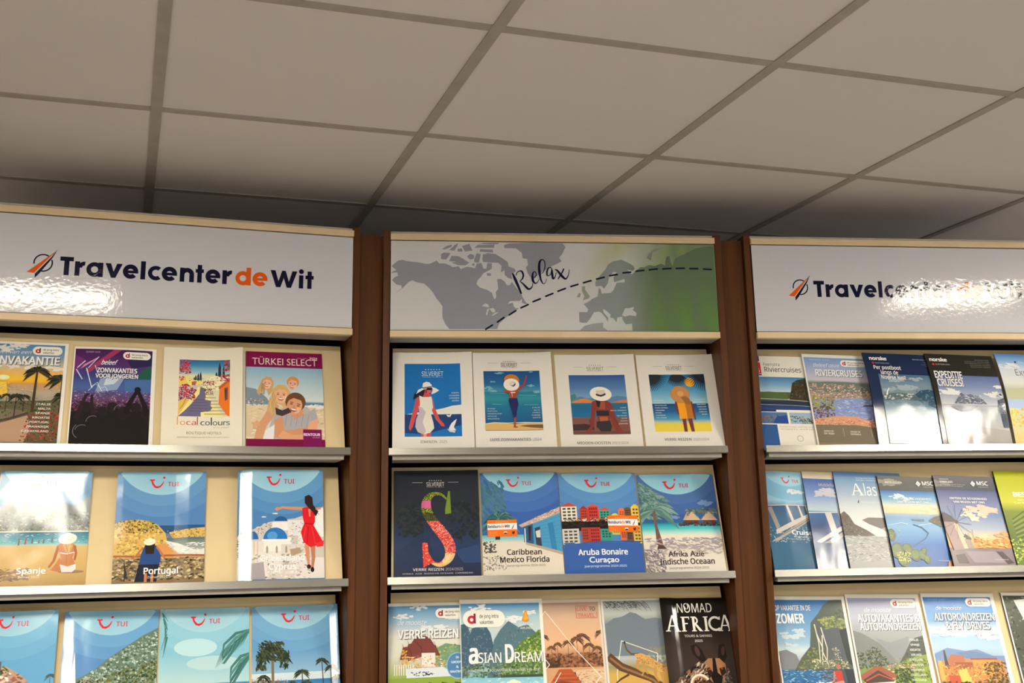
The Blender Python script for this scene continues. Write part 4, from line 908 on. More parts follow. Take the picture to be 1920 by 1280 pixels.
def art_palms(A):
    tui_sky(A, (96, 146, 190), (112, 162, 200), (136, 182, 212), low=(150, 186, 206))
    A.grad(0, 76, 100, A.h, [(76, (196, 210, 214)), (84, (190, 206, 214)), (84.5, (50, 110, 160)), (96, (60, 140, 180)), (104, (130, 190, 200)), (106, (216, 200, 170)), (A.h, (214, 196, 160))])
    A.poly([(0, 84), (10, 82), (24, 84), (40, 88), (46, 94), (20, 98), (0, 96)], (96, 88, 86)); A.blobs((0, 82, 40, 96), 60, .5, 1.5, [(206, 190, 180), (70, 76, 66), (150, 110, 90), (230, 220, 210)]); A.poly([(0, 104), (16, 98), (40, 102), (40, 128), (0, 128)], (216, 200, 168)); A.blobs((30, 94, 90, 98), 8, .3, .7, [(240, 244, 244)], 4)
    lf = [(60, 70, 50), (44, 56, 44), (84, 90, 62), (36, 46, 38)]
    A.palm(24, 128, 78, 21, (118, 100, 80), lf, 22, 0, 4, 3.2, .75); A.blobs((8, 40, 36, 62), 60, 1.0, 2.4, lf, 2.2, 40); A.blobs((5, 54, 16, 72), 26, .8, 2.0, lf, 2, 80); A.blobs((32, 52, 42, 70), 26, .8, 2.0, lf, 2, 100); A.line([(23.5, 62), (24, 128)], 3.0, (120, 104, 84))
    A.palm(13, 128, 48, 9, (70, 62, 52), lf, 12, 0, 7, 1.4); A.palm(57, 128, 52, 10, (70, 62, 54), lf, 15, 0, 9, 1.8); A.palm(62, 128, 40, 9, (70, 62, 54), lf, 13, 0, 2, 1.4); A.palm(46, 128, 40, 8, (70, 62, 54), lf, 13, 0, 11, 1.4)
    A.palm(82, 128, 64, 9, (64, 60, 56), lf, 14, -2, 5, 1.4); A.palm(90, 128, 56, 8, (64, 60, 56), lf, 13, 0, 6, 1.3); A.palm(97, 128, 44, 9, (64, 60, 56), lf, 13, 0, 8, 1.6)
    smile_logo(A, 34, 9.6)

# ---- white covers with small painted pictures
def jet(A, x, y, w, c, tag=(150, 146, 140), rules=True):
    for i in range(6): A.ell(x-w*.32+i*w*.128, y-6.6*w/20, .42*w/20+.1, .42*w/20+.1, c)
    A.text('SILVERJET', x-w/2, y, w, 4.6*w/20, c, bold=-.004); A.text('TRAVEL IN STYLE', x-w*.48, y+1.7*w/20, w*.96, .9*w/20, tag)
    if rules:
        for a, b in ((x-w*1.3, x-w*.72), (x+w*.72, x+w*1.3)): A.rect(a, y-4.5*w/20, b, y-4.2*w/20, lerp(c, (200, 196, 188), .4))
def art_jet_dress(A):
    A.rect(0, 0, 100, A.h, (226, 222, 214)); A.clip = (15, 16, 85, 115)
    B = (16, 108, 180)
    A.rect(15, 16, 85, 115, B); A.poly([(15, 86), (24, 84), (50, 80), (64, 77), (74, 74), (85, 73), (85, 88), (15, 88)], (224, 222, 216)); A.poly([(46, 79), (64, 80), (74, 76), (85, 78), (85, 84), (60, 86)], (206, 206, 210)) if False else None
    A.rect(15, 85.5, 85, 112, (22, 58, 112)); A.poly([(15, 110), (40, 112), (60, 106), (85, 100), (85, 116), (15, 116)], B)
    sk = (196, 78, 80); s2 = (150, 44, 56)
    A.poly([(30, 62), (27, 74), (22, 94), (20, 104), (22, 107), (25, 102), (29, 88), (34, 74), (36, 64)], sk); A.poly([(49, 62), (52, 76), (58, 92), (63, 98), (64, 102), (60, 101), (53, 92), (47, 76), (46, 64)], sk)
    A.poly([(34, 110), (48, 110), (46, 116), (36, 116)], sk); A.poly([(38, 111), (42, 111), (41, 116), (38, 116)], (226, 150, 130))
    A.poly([(36, 56), (46, 55), (47, 62), (40, 66), (35, 62)], sk); A.poly([(40, 46), (48, 46), (48, 54), (45, 59), (41, 57), (39, 52)], (206, 96, 92)); A.poly([(40, 48), (42, 47), (43, 56), (41, 57)], s2)
    A.poly([(38, 48), (32, 52), (27, 58), (25, 66), (30, 63), (34, 60), (36, 66), (39, 58), (41, 50)], (20, 22, 34))
    A.poly([(33, 60), (38, 62), (45, 62), (48, 61), (49, 66), (50, 76), (47, 84), (50, 96), (51, 104), (46, 110), (38, 112), (31, 109), (28, 102), (29, 92), (33, 82), (34, 70)], (226, 222, 208)); A.poly([(32, 74), (36, 76), (41, 82), (37, 96), (41, 108), (38, 112), (31, 109), (28, 102), (29, 92), (33, 82)], (190, 182, 190))
    A.poly([(29, 58), (32, 52), (38, 49), (46, 47), (54, 50), (58, 53), (52, 57), (48, 58), (50, 52), (46, 50), (38, 52)], (228, 226, 222)); A.poly([(37, 48), (38, 43), (42, 41), (46, 42), (49, 46), (48, 50), (42, 50)], (236, 234, 230)); A.poly([(37, 49), (48, 47), (49, 49.5), (38, 51)], (120, 120, 130)); A.rect(42.5, 49.5, 49.5, 52.5, (20, 20, 30)); A.ell(45.5, 57.3, 1, .6, (150, 20, 40))
    A.poly([(69, 104), (72, 98), (76, 94), (79, 92), (77, 98), (75, 103), (78, 107), (70, 107)], (226, 226, 226)); A.poly([(66, 86), (70, 87), (74, 83), (71, 89), (68, 89)], (226, 226, 226)); A.poly([(67, 105), (77, 108), (76, 110), (70, 109)], (200, 204, 214))
    jet(A, 50, 33, 27, (216, 228, 238), (150, 190, 220), False)
    blurb(A, ['EUROPA', 'EILANDEN', 'CARAIBEN', 'AFRIKA'], 82.5, 57.5, 13, 1.9, 3.6, (206, 224, 238), 'r', .03)
    A.clip = (0, 0, 100, A.h); A.text('ZOMERZON', 34, 123.4, 20, 3.2, (110, 106, 100), bold=.012); A.text('2025', 57, 123.4, 9.5, 3.2, (150, 146, 140))
    A.text('SILVERJET', 36, 4.2, 10, 1.1, (190, 184, 174))
def art_jet_wave(A):
    A.rect(0, 0, 100, A.h, (226, 222, 214)); A.clip = (13, 26, 84, 107)
    A.grad(13, 26, 84, 107, [(26, (22, 72, 132)), (44, (30, 96, 152)), (54, (66, 140, 168)), (56, (30, 118, 150)), (64, (40, 140, 150)), (74, (26, 110, 148)), (97, (20, 82, 130)), (107, (20, 82, 130))])
    for x, y, s in ((17, 50, 7), (24, 54, 5), (24, 41, 3), (72, 47, 4), (33, 29, 5), (73, 28, 2), (78, 56, 5)): cloud(A, x, y, s, (120, 176, 200), 6)
    for y, a, b in ((57, 20, 40), (60, 56, 78), (72, 22, 34), (73, 62, 80)): A.line([(a, y), (b, y+.5)], .6, (110, 184, 190))
    A.poly([(13, 99), (24, 97), (40, 98), (50, 99), (62, 97), (84, 98), (84, 107), (13, 107)], (206, 172, 108)); A.line([(13, 98.5), (24, 96.8), (40, 97.6), (62, 96.8), (84, 97.6)], .9, (206, 220, 216)); A.poly([(54, 101.5), (66, 100), (84, 100), (84, 105), (68, 103.5)], (110, 84, 50))
    A.ell(48, 39, 9.5, 8, (196, 120, 40)); sk = (158, 66, 50)
    A.line([(56, 52), (63, 46), (66, 38), (67, 33)], [3.4, 2.8, 2, 1.6], sk); A.poly([(40, 50), (52, 52), (58, 50), (55, 56), (52, 66), (45, 66), (44, 57), (38, 56)], sk); A.rect(46, 55.5, 52, 57, (230, 224, 216)); A.line([(47.5, 57), (48, 62)], .7, (222, 200, 180))
    A.poly([(44, 64), (54, 64), (55, 72), (53, 80), (51, 90), (48, 90), (45, 76), (43, 68)], (24, 36, 92)); A.line([(50, 90), (49.5, 96), (49, 103)], [2.8, 2.4, 2.6], sk); A.ell(50, 103, 3, .9, sk)
    A.ell(47.5, 45.5, 10, 8.6, (232, 228, 218)); A.ell(49, 44, 4.2, 3.6, (214, 208, 198)); A.poly([(46, 46.5), (50, 46.5), (52.5, 42.5), (52.8, 46), (50, 48.5)], (60, 60, 66))
    blurb(A, ['SPANJE', 'PORTUGAL', 'GRIEKENLAND', 'KROATIE', 'MALEDIVEN'], 16, 79, 19, 1.8, 3.4, (190, 214, 226), 'l', .03); blurb(A, ['ITALIE', 'MALTA', 'CYPRUS', 'TURKIJE', 'EGYPTE'], 81.5, 78, 12, 1.8, 3.4, (190, 214, 226), 'r', .03)
    A.clip = (0, 0, 100, A.h); jet(A, 46, 20, 21, (90, 88, 86)); A.text('LUXE ZONVAKANTIES', 18, 121, 50, 3.4, (104, 100, 96), bold=.012); A.text('2024', 70.5, 121, 10.5, 3.4, (150, 146, 140))
def art_jet_sit(A):
    A.rect(0, 0, 100, A.h, (222, 218, 210)); A.clip = (16, 28, 86, 107)
    A.grad(16, 28, 86, 107, [(28, (44, 80, 142)), (46, (78, 118, 168)), (58, (112, 152, 184)), (64, (40, 104, 140)), (70, (24, 96, 128)), (84, (28, 104, 152)), (86, (118, 76, 66)), (107, (120, 72, 60))])
    A.poly([(16, 62), (28, 57), (38, 60), (48, 60), (62, 60), (74, 56), (86, 58), (86, 66), (16, 66)], (76, 124, 160)); A.poly([(18, 64), (26, 61), (34, 59.5), (44, 63), (48, 65), (18, 65.5)], (224, 122, 54)); A.poly([(66, 65), (76, 62.5), (86, 61.5), (86, 65.4), (66, 65.5)], (206, 112, 62)); A.poly([(16, 56), (22, 53), (24, 58), (18, 63), (16, 63)], (70, 124, 120))
    A.poly([(16, 94), (30, 93), (42, 95), (42, 101), (16, 102)], (56, 40, 44)); A.rect(16, 103, 86, 107, (96, 66, 60))
    sk = (122, 52, 42); s2 = (150, 74, 54)
    A.poly([(42, 64), (48, 62), (60, 62), (65, 66), (64, 78), (62, 88), (64, 92), (48, 92), (47, 84), (46, 76)], sk); A.poly([(42, 64), (46, 66), (45, 82), (42, 96), (36, 105), (30, 105), (38, 96), (39, 82)], sk); A.poly([(64, 64), (68, 72), (70, 88), (74, 98), (78, 105), (70, 105), (65, 96), (62, 80)], sk); A.poly([(36, 88), (42, 84), (42, 96), (38, 98)], (110, 50, 44)); A.poly([(66, 84), (72, 90), (70, 98)], (110, 50, 44))
    A.poly([(50, 64), (58, 64), (58, 74), (50, 74)], s2); A.rect(46.5, 76, 62, 82.5, (36, 34, 38)); A.poly([(50, 84), (60, 84), (60, 90), (50, 90)], (170, 92, 56)); A.poly([(46, 90), (62, 89), (64, 96), (62, 103), (50, 103), (45, 97)], (44, 40, 42))
    A.poly([(48, 58), (62, 58), (58, 64), (53, 63), (51, 72), (48, 70), (47, 62)], (40, 28, 32))
    A.ell(54, 53.5, 13.5, 9.6, (232, 226, 214), 6); A.poly([(48, 49), (59, 48), (60, 54), (57, 57), (49, 57)], (206, 198, 176)); A.poly([(48, 53), (54, 55), (60, 52.5), (60, 55), (54, 57.4), (48, 55.5)], (40, 38, 40))
    blurb(A, ['DUBAI', 'RAS AL KHAIMAH', 'OMAN', 'ABU DHABI', 'QATAR', 'EGYPTE', 'JORDANIE'], 83.5, 73, 21, 1.7, 3.5, (206, 210, 218), 'r', .03)
    A.clip = (0, 0, 100, A.h); jet(A, 50, 21.5, 21, (92, 90, 88)); A.text('MIDDEN-OOSTEN', 20, 119.6, 40, 3.4, (104, 100, 96), bold=.012); A.text('2023/2024', 62, 119.6, 20, 3.2, (150, 146, 140))
def art_jet_yellow(A):
    A.rect(0, 0, 100, A.h, (222, 218, 210)); A.clip = (14, 28, 86, 107)
    A.grad(14, 28, 86, 107, [(28, (24, 98, 150)), (50, (76, 148, 190)), (66, (140, 188, 206)), (68.6, (140, 188, 206)), (69, (18, 68, 110)), (80, (24, 90, 140)), (90, (70, 142, 180)), (94, (170, 190, 160)), (96, (222, 198, 70)), (107, (226, 204, 74))])
    A.ell(66, 39, 6.5, 6.5, (226, 160, 40))
    K = (28, 38, 48)
    for x, y, R, a, b in ((14, 26, 24, 10, 95), (50, 24, 20, 35, 130), (88, 24, 26, 80, 170)):
        for i in range(15):
            t = math.radians(a+(b-a)*i/14); A.line([(x, y), (x+R*.5*math.cos(t+.1), y+R*.5*math.sin(t+.1)), (x+R*math.cos(t), y+R*math.sin(t)*1.1)], [2.6, 2.2, .3], K)
    sk = (110, 46, 44)
    A.poly([(50, 88), (55, 88), (55, 107), (51, 107)], sk); A.poly([(57, 88), (63, 88), (64, 107), (60, 107)], sk); A.line([(64, 66), (66, 80), (67, 91)], [3.4, 2.6, 1.8], sk); A.line([(45, 66), (45, 76), (47, 84)], [3, 2.4, 2], sk)
    A.poly([(46, 66), (54, 66), (62, 66), (64, 76), (64, 89), (47, 90), (47, 78)], (232, 154, 26)); A.poly([(55, 62), (64, 64), (65, 88), (57, 90), (57, 78)], (176, 110, 34))
    A.ell(51.5, 56, 12.5, 12, (178, 124, 66)); A.ell(51.5, 56, 11.5, 11, (186, 132, 74)); A.ell(52, 55, 4, 3.8, (206, 154, 90)); A.poly([(52, 60), (58, 58), (63, 62), (64, 70), (58, 70)], (146, 98, 52))
    blurb(A, ['MALDIVES', 'MAURITIUS', 'SEYCHELLEN', 'ZUID-AFRIKA', 'TANZANIA', 'KENIA', 'ZANZIBAR', 'SRI LANKA'], 17, 65, 18, 1.6, 3.4, (214, 226, 232), 'l', .03); blurb(A, ['INDONESIE', 'BALI LOMBOK', 'MALEISIE', 'THAILAND', 'VIETNAM', 'CURACAO', 'ARUBA'], 83, 64, 17, 1.6, 3.4, (214, 226, 232), 'r', .03)
    A.clip = (0, 0, 100, A.h); jet(A, 48, 21, 21, (96, 94, 92)); A.text('VERRE REIZEN', 24, 119, 34, 3.4, (104, 100, 96), bold=.012); A.text('2023/2024', 60.5, 119, 20, 3.2, (150, 146, 140))

def art_big_s(A):
    A.grad(0, 0, 100, A.h, [(0, (40, 44, 52)), (50, (42, 46, 54)), (70, (40, 50, 74)), (90, (42, 58, 92)), (110, (38, 50, 80)), (A.h, (40, 46, 60))])
    dk = [(38, 44, 46), (48, 54, 54), (34, 40, 48)]
    A.palm(24, 90, 40, 24, (50, 52, 56), dk, 15, -2, 3, 2); A.palm(78, 90, 44, 24, (50, 52, 56), dk, 15, 2, 5, 2); A.blobs((6, 50, 34, 80), 40, 2, 5, dk); A.blobs((66, 40, 96, 84), 40, 2, 5, dk)
    A.poly([(8, 96), (30, 78), (40, 74), (44, 100), (20, 104)], (40, 52, 80)); A.poly([(70, 98), (100, 90), (100, 112), (80, 112)], (46, 66, 104))
    # big letter S made of three curved bands of colour
    def band(P, W, fn, n=16):
        Q = []; K = []
        P2 = [P[0]]+P+[P[-1]]; W2 = [W[0]]+W+[W[-1]]
        for i in range(1, len(P2)-2):
            for k in range(n):
                t = k/n; f = []
                for d in (0, 1):
                    p0, p1, p2, p3 = P2[i-1][d], P2[i][d], P2[i+1][d], P2[i+2][d]
                    f.append(.5*(2*p1+(p2-p0)*t+(2*p0-5*p1+4*p2-p3)*t*t+(3*p1-p0-3*p2+p3)*t**3))
                Q.append(tuple(f)); K.append(W2[i]+(W2[i+1]-W2[i])*t)
        Q.append(P[-1]); K.append(W[-1]); A.lv += 1
        for i in range(len(Q)-1):
            a, b = Q[i], Q[i+1]; dx, dy = b[0]-a[0], b[1]-a[1]; l = math.hypot(dx, dy) or 1; nx, ny = -dy/l, dx/l; h0, h1 = K[i]/2, K[i+1]/2
            m = 8
            for j in range(m):
                s0, s1 = -1+2*j/m, -1+2*(j+1)/m
                c = A._c(fn(a[0]+nx*h0*(s0+s1)/2, a[1]+ny*h0*(s0+s1)/2))
                A._conv([(a[0]+nx*h0*s0, a[1]+ny*h0*s0), (a[0]+nx*h0*s1, a[1]+ny*h0*s1), (b[0]+nx*h1*s1, b[1]+ny*h1*s1), (b[0]+nx*h1*s0, b[1]+ny*h1*s0)], [c]*4, A.lv)
    r = A.r
    def fill(x, y, r=r):
        if y > 112: return (226, 186, 122)
        if x > 56 and y > 100: return (226, 198, 140)
        if y < 52: return r.choice([(70, 92, 36), (124, 140, 48), (44, 60, 30), (176, 180, 70)]) if not (x < 48 and 37 < y < 46) else (206, 100, 150)
        if y < 62: return r.choice([(44, 52, 40), (70, 84, 40), (96, 80, 40)])
        return r.choice([(206, 60, 56), (190, 40, 50), (222, 110, 96), (226, 150, 130), (204, 76, 70)])
    band([(62, 36), (56, 30), (48, 29), (41, 33), (38, 41), (39, 51), (45, 62), (53, 73), (61, 84), (65, 95), (63, 106), (55, 113), (46, 112), (39, 104), (35, 95)], [2, 3, 4.5, 8, 11, 12, 12, 12.5, 13, 13, 10, 6, 4, 3.4, 3], fill)
    A.poly([(64, 26), (66, 26), (67, 53), (60, 54), (60, 48)], (110, 134, 50)); A.poly([(33, 88), (39, 88), (40, 100), (46, 110), (42, 112), (34, 117)], (206, 66, 62)); A.blobs([(33, 88), (39, 88), (40, 100), (46, 110), (42, 112), (34, 117)], 20, .6, 1.6, [(230, 170, 150), (190, 40, 50), (222, 140, 60)])
    A.blobs([(48, 62), (56, 64), (68, 88), (66, 104), (58, 108), (60, 94), (50, 76)], 40, .5, 1.4, [(236, 206, 186), (180, 36, 44), (226, 120, 100)])
    jet(A, 49, 19.5, 21, (206, 204, 200)); A.text('VERRE REIZEN', 22, 120.5, 35, 3.0, (214, 212, 208), bold=.012); A.text('2024/2025', 59, 120.5, 20, 3.0, (170, 168, 166)); A.text('AFRIKA  AZIE  INDISCHE OCEAAN  CARIBBEAN', 10, 124.4, 80, 1.6, (190, 190, 190))

def sticker_art(A):
    O = (232, 108, 26)
    A.rect(0, 0, 100, A.h, O); A.poly([(0, 12), (100, 12), (100, 34), (0, 34)], (240, 238, 232))
    A.text('Reisburo', 2, 27, 42, 9, (24, 26, 56), bold=.04); A.text('de', 45.5, 27, 12, 9, O, bold=.04); A.text('Wit', 58.5, 27, 17, 9, (24, 26, 56), bold=.04)
    A.poly([(81, 32), (91, 14), (88, 26), (83, 33)], (200, 80, 50)); A.line([(83, 33), (91, 15)], 1.4, (30, 30, 60), .5)
    A.text('VAKANTIESPECIALIST', 26, 9.5, 46, 4, (250, 190, 130))
    for i, s in enumerate(('Kijk voor meer', 'informatie en', 'boek bij ons')): A.text(s, 6, 43+i*5.4, 27, 3, (248, 186, 130))
    A.ell(60, 44, 6, 3.4, (236, 232, 226)); A.ell(60, 47, 5.4, 2.6, (60, 60, 90)); A.poly([(82, 42), (92, 40), (90, 50), (83, 50)], (60, 50, 60))
def art_caribbean(A):
    tui_sky(A, (58, 96, 168), (76, 116, 180), (96, 146, 194), (88, 164, 206), (166, 216, 228))
    lf = [(66, 112, 116), (50, 92, 98), (84, 128, 124), (44, 78, 80)]
    A.blobs((0, 14, 30, 64), 60, 1.5, 4, [(76, 120, 140), (64, 104, 128)], 2.4, 50)
    A.grad(0, 82, 100, A.h, [(82, (90, 166, 190)), (88, (150, 196, 196)), (92, (214, 206, 190)), (A.h, (216, 208, 194))])
    A.palm(20, 84, 24, 26, (60, 58, 54), lf, 16, 3, 6, 4, .6); A.line([(24, 60), (34, 70), (40, 82)], 2.4, lf[1], .6); A.line([(22, 60), (12, 72), (6, 84)], 2.6, lf[2], .6); A.poly([(16, 88), (18, 66), (24, 66), (22, 88)], (56, 54, 56))
    A.poly([(52, 72), (74, 64), (100, 52), (100, 104), (52, 92)], (74, 148, 190)); A.poly([(52, 72), (64, 68), (64, 94), (52, 92)], (46, 92, 128)); A.poly([(46, 70), (60, 64), (100, 46), (100, 54), (70, 66), (50, 73)], (186, 164, 150)); A.blobs([(48, 70), (62, 63), (100, 46), (100, 53), (68, 66)], 30, .6, 1.6, [(206, 186, 172), (150, 120, 110), (220, 206, 196)], 2, -25)
    for i in range(7): A.line([(66, 70+i*3.6), (100, 58+i*5.6)], .4, (60, 128, 174))
    A.poly([(66, 74), (73, 72), (74, 98), (67, 96)], (60, 66, 84)); A.poly([(67, 78), (73, 76), (73, 86), (68, 86)], (206, 204, 196)); A.poly([(83, 68), (90, 66), (93, 102), (86, 100)], (54, 124, 172)); A.poly([(58, 72), (62, 71), (60, 90), (58, 90)], (60, 40, 56)); A.rect(53, 74, 54.5, 93, (196, 216, 224))
    A.poly([(54, 92), (100, 104), (100, 108), (54, 95)], (176, 160, 140)); A.blobs((0, 108, 28, 126), 44, .8, 2, [(150, 146, 140), (110, 106, 104), (206, 200, 190)]); A.blobs((2, 90, 16, 104), 20, 1, 2.4, [(60, 66, 64), (90, 92, 88)])
    A.text('Caribbean', 30, 107.5, 43, 6.6, (52, 48, 48), bold=.026); A.text('Mexico Florida', 21, 116.8, 61, 6.8, (52, 48, 48), bold=.026); A.text('Jaarprogramma 2024-2025', 28, 122.2, 49, 2.6, (90, 84, 80))
    smile_logo(A, 33, 10.2, .98)
def art_curacao(A):
    tui_sky(A, (78, 128, 186), (92, 142, 196), (112, 160, 206), (88, 164, 206), (156, 206, 226))
    def house(x0, x1, y0, y1, c, win, rows, cols, gable=5, rc=None):
        A.poly([(x0, y1), (x0, y0), ((x0+x1)/2-1.5, y0-gable), ((x0+x1)/2+1.5, y0-gable), (x1, y0), (x1, y1)], rc or c); A.rect(x0+.6, y0, x1-.6, y1, c)
        for i in range(rows):
            for j in range(cols):
                a = x0+1.6+(x1-x0-3.2)*(j+.15)/cols; b = y0+1.2+(y1-y0-2)*(i+.1)/rows
                A.rect(a, b, a+(x1-x0-3.2)/cols*.68, b+(y1-y0)/rows*.5, win)
    A.rect(0, 60, 100, 76, (36, 34, 34))
    HS = ((0, 21, 44, 63, (224, 220, 206), (70, 74, 70), 4, 3, 5, (186, 80, 60)), (24, 34, 48, 64, (190, 66, 50), (96, 50, 40), 4, 3, 4, (150, 50, 40)), (34, 48, 45, 64, (196, 60, 56), (110, 40, 40), 4, 4, 3, (206, 84, 60)), (48, 63, 50, 62, (60, 160, 140), (40, 84, 80), 3, 3, 4, (200, 84, 60)), (63, 74, 57, 63, (206, 206, 90), (110, 120, 50), 2, 3, 3, None), (73, 82, 50, 60, (226, 110, 70), (150, 70, 50), 3, 2, 3, None), (81, 90, 48, 62, (110, 84, 64), (60, 46, 40), 4, 3, 2, None), (90, 101, 46, 66, (226, 190, 80), (84, 76, 60), 4, 2, 4, None))
    for h in HS: house(*h)
    for h in HS:
        x0, x1, y0, y1 = h[:4]; m = lambda y: 136-y
        A.rect(x0, m(y1), x1, m(y0)+3, lerp(h[4], (60, 60, 80), .15))
        for i in range(h[6]):
            for j in range(h[7]): A.rect(x0+1.6+(x1-x0-3.2)*(j+.15)/h[7], m(y1)+2+(y1-y0-2)*(i+.1)/h[6], x0+1.6+(x1-x0-3.2)*(j+.83)/h[7], m(y1)+2+(y1-y0-2)*(i+.1)/h[6]+2.2, h[5])
    A.blobs((4, 60, 96, 64), 50, .6, 1.5, [(70, 80, 50), (200, 80, 60), (230, 224, 214), (50, 50, 40)], 2)
    A.blobs((0, 66, 96, 70), 24, .8, 2, [(44, 40, 38), (60, 50, 46)], 2)
    A.poly([(0, 93), (24, 92), (40, 91), (60, 92), (100, 93), (100, 140), (0, 140)], (56, 92, 160)); A.poly([(0, 91), (8, 96), (16, 91), (24, 91), (36, 95), (46, 90), (70, 90), (94, 95), (100, 90), (100, 91), (0, 91)], (60, 96, 160))
    A.text('Aruba Bonaire', 18, 107, 62, 7.0, (244, 244, 240), bold=.03); A.text('Curaçao', 31, 116.6, 37, 6.8, (244, 244, 240), bold=.03); A.text('Jaarprogramma 2024-2025', 24, 122.4, 53, 2.6, (206, 214, 230), bold=.008)
    smile_logo(A, 33, 10)
def art_lagoon(A):
    tui_sky(A, (58, 92, 152), (74, 108, 164), (90, 124, 176), (88, 158, 198), (164, 212, 224))
    cloud(A, 84, 39, 10, (120, 150, 196), 12); cloud(A, 40, 57, 9, (120, 144, 190), 6)
    A.grad(0, 63, 100, A.h, [(63, (40, 96, 130)), (67, (50, 160, 180)), (72, (90, 190, 194)), (77, (176, 216, 206)), (80, (222, 216, 202)), (100, (214, 206, 194)), (A.h, (218, 212, 202))])
    lf = [(110, 146, 140), (84, 122, 118), (130, 160, 150), (66, 104, 104)]
    A.blobs([(0, 8), (10, 14), (36, 34), (40, 50), (20, 58), (0, 56)], 110, 1, 3, lf, 2.6, 35)
    A.palm(18, 92, 46, 30, (110, 84, 76), lf, 18, 0, 3, 3.4, .5); A.line([(17, 48), (18, 68), (22, 92)], [4, 3.4, 5], (112, 86, 76)); A.palm(18, 52, 6, 24, (100, 80, 70), lf, 14, 0, 9, 2, .7)
    for x, s in ((60, 7), (66, 10), (87, 11)): A.poly([(x-s, 61), (x-s*.3, 54-s*.2), (x, 51-s*.2), (x+s*.3, 54-s*.2), (x+s, 61)], (190, 160, 136)); A.rect(x-s*.7, 61, x+s*.7, 66, (96, 60, 52))
    A.blobs((58, 46, 100, 56), 50, .8, 2.2, [(96, 120, 100), (76, 100, 80), (130, 146, 120)]); A.blobs((48, 64, 100, 68), 40, .8, 1.8, [(60, 50, 54), (110, 80, 70), (40, 44, 52)], 2)
    for x, s in ((66, 9), (87, 10)): A.poly([(x-s, 61), (x-s*.3, 54-s*.1), (x, 51), (x+s*.3, 54-s*.1), (x+s, 61)], (198, 170, 146))
    A.blobs((4, 84, 100, 98), 60, .8, 2.6, [(150, 140, 150), (176, 166, 168)], 2.6); A.blobs((0, 98, 24, 126), 70, 1, 2.6, [(134, 124, 130), (110, 104, 112), (190, 180, 176)], 1.6, 30); A.blobs((24, 92, 96, 104), 30, .6, 1.8, [(170, 160, 160)], 3)
    A.poly([(18, 92), (24, 92), (28, 97), (16, 97)], (86, 62, 56))
    A.text('Afrika Azië', 29, 107, 45, 6.8, (58, 50, 48), bold=.026); A.text('Indische Oceaan', 18, 116.4, 68, 6.8, (58, 50, 48), bold=.026); A.text('Jaarprogramma 2024-2025', 28, 122.2, 50, 2.6, (110, 100, 96))
    smile_logo(A, 33, 10.6)

def art_temple(A):
    A.rect(0, 0, 100, A.h, WH); A.clip = (0, 4, 100, A.h)
    A.grad(0, 4, 100, A.h, [(4, (92, 146, 188)), (26, (150, 180, 200)), (44, (216, 214, 204)), (70, (206, 206, 190)), (96, (150, 170, 90)), (112, (120, 144, 66)), (118, (110, 120, 90)), (A.h, (120, 100, 60))])
    for x, y, s in ((40, 6, 12), (20, 18, 12), (86, 20, 12), (60, 34, 18)): cloud(A, x, y, s, (216, 220, 222))
    A.poly([(60, 62), (76, 54), (88, 56), (104, 58), (104, 84), (60, 84)], (110, 146, 118)); A.blobs((62, 56, 104, 84), 50, 1, 2.6, [(130, 160, 126), (90, 128, 96), (190, 180, 90)])
    A.poly([(26, 60), (34, 48), (38, 44), (50, 44), (56, 48), (66, 64), (26, 76)], (122, 70, 66))
    for a in ([(36, 46), (54, 46), (60, 56), (34, 58)], [(27, 54), (38, 52), (48, 66), (24, 68)], [(20, 58), (27, 57), (32, 72), (16, 74)], [(44, 56), (62, 56), (68, 70), (44, 68)]): A.poly(a, (118, 64, 60)); A.line([a[0], a[3]], .8, (86, 46, 48)); A.line([a[1], a[2]], .8, (86, 46, 48))
    for x, y in ((36, 46), (54, 46), (27, 54), (20, 58), (62, 56)): A.line([(x, y), (x-1.5, y-5)], .7, (90, 50, 50), .2)
    A.rect(44, 66, 62, 84, (226, 216, 206)); A.blobs((14, 70, 72, 88), 60, .8, 2, [(206, 150, 120), (226, 190, 170), (196, 90, 90), (220, 170, 60), (236, 226, 214)]); A.blobs((18, 62, 26, 80), 16, .8, 1.6, [(226, 180, 80), (200, 150, 60)])
    for i in range(9): A.rect(8+i*3, 80, 9.2+i*3, 94, (226, 222, 210))
    A.poly([(24, 86), (72, 84), (84, 92), (84, 98), (24, 98)], (206, 214, 220)); A.blobs((30, 90, 60, 95), 10, .8, 1.6, [(60, 66, 70)], 1.5)
    A.poly([(0, 98), (100, 96), (100, 116), (0, 118)], (132, 156, 66))
    for i in range(6): A.line([(2+i*17, 104), (12+i*17, 106), (22+i*17, 112)], 1.6, (60, 76, 40))
    A.line([(0, 119), (50, 117), (104, 116)], 2.6, (110, 126, 136)); A.blobs((0, 119, 100, 132), 50, 1, 3, [(170, 120, 50), (84, 76, 46), (206, 206, 190), (110, 100, 60)], 2)
    A.clip = (0, 0, 100, A.h)
    A.ell(91, 83, 14.5, 17, (78, 126, 170)); A.ring(91, 83, 13.6, 14.4, (160, 190, 214), sy=1.17)
    for i, s in enumerate(('IN', 'GROEPS-', '&', 'MAATWERK')): A.text(s, 91, 74+i*6, {0: 4, 1: 16, 2: 3, 3: 19}[i], 2.8, (226, 232, 238), 'c', .02)
    A.text('de mooiste', 12, 29, 38, 6, (244, 244, 240), bold=0, shear=.3)
    title(A, 'VERRE REIZEN', 13, 47, 80, 11)
    blurb(A, ['AMERIKA', 'CANADA', 'INDONESIE'], 98, 114, 26, 3.2, 7.6, (244, 240, 232), 'r', .03); pill(A, 63, 8, 101, 21)
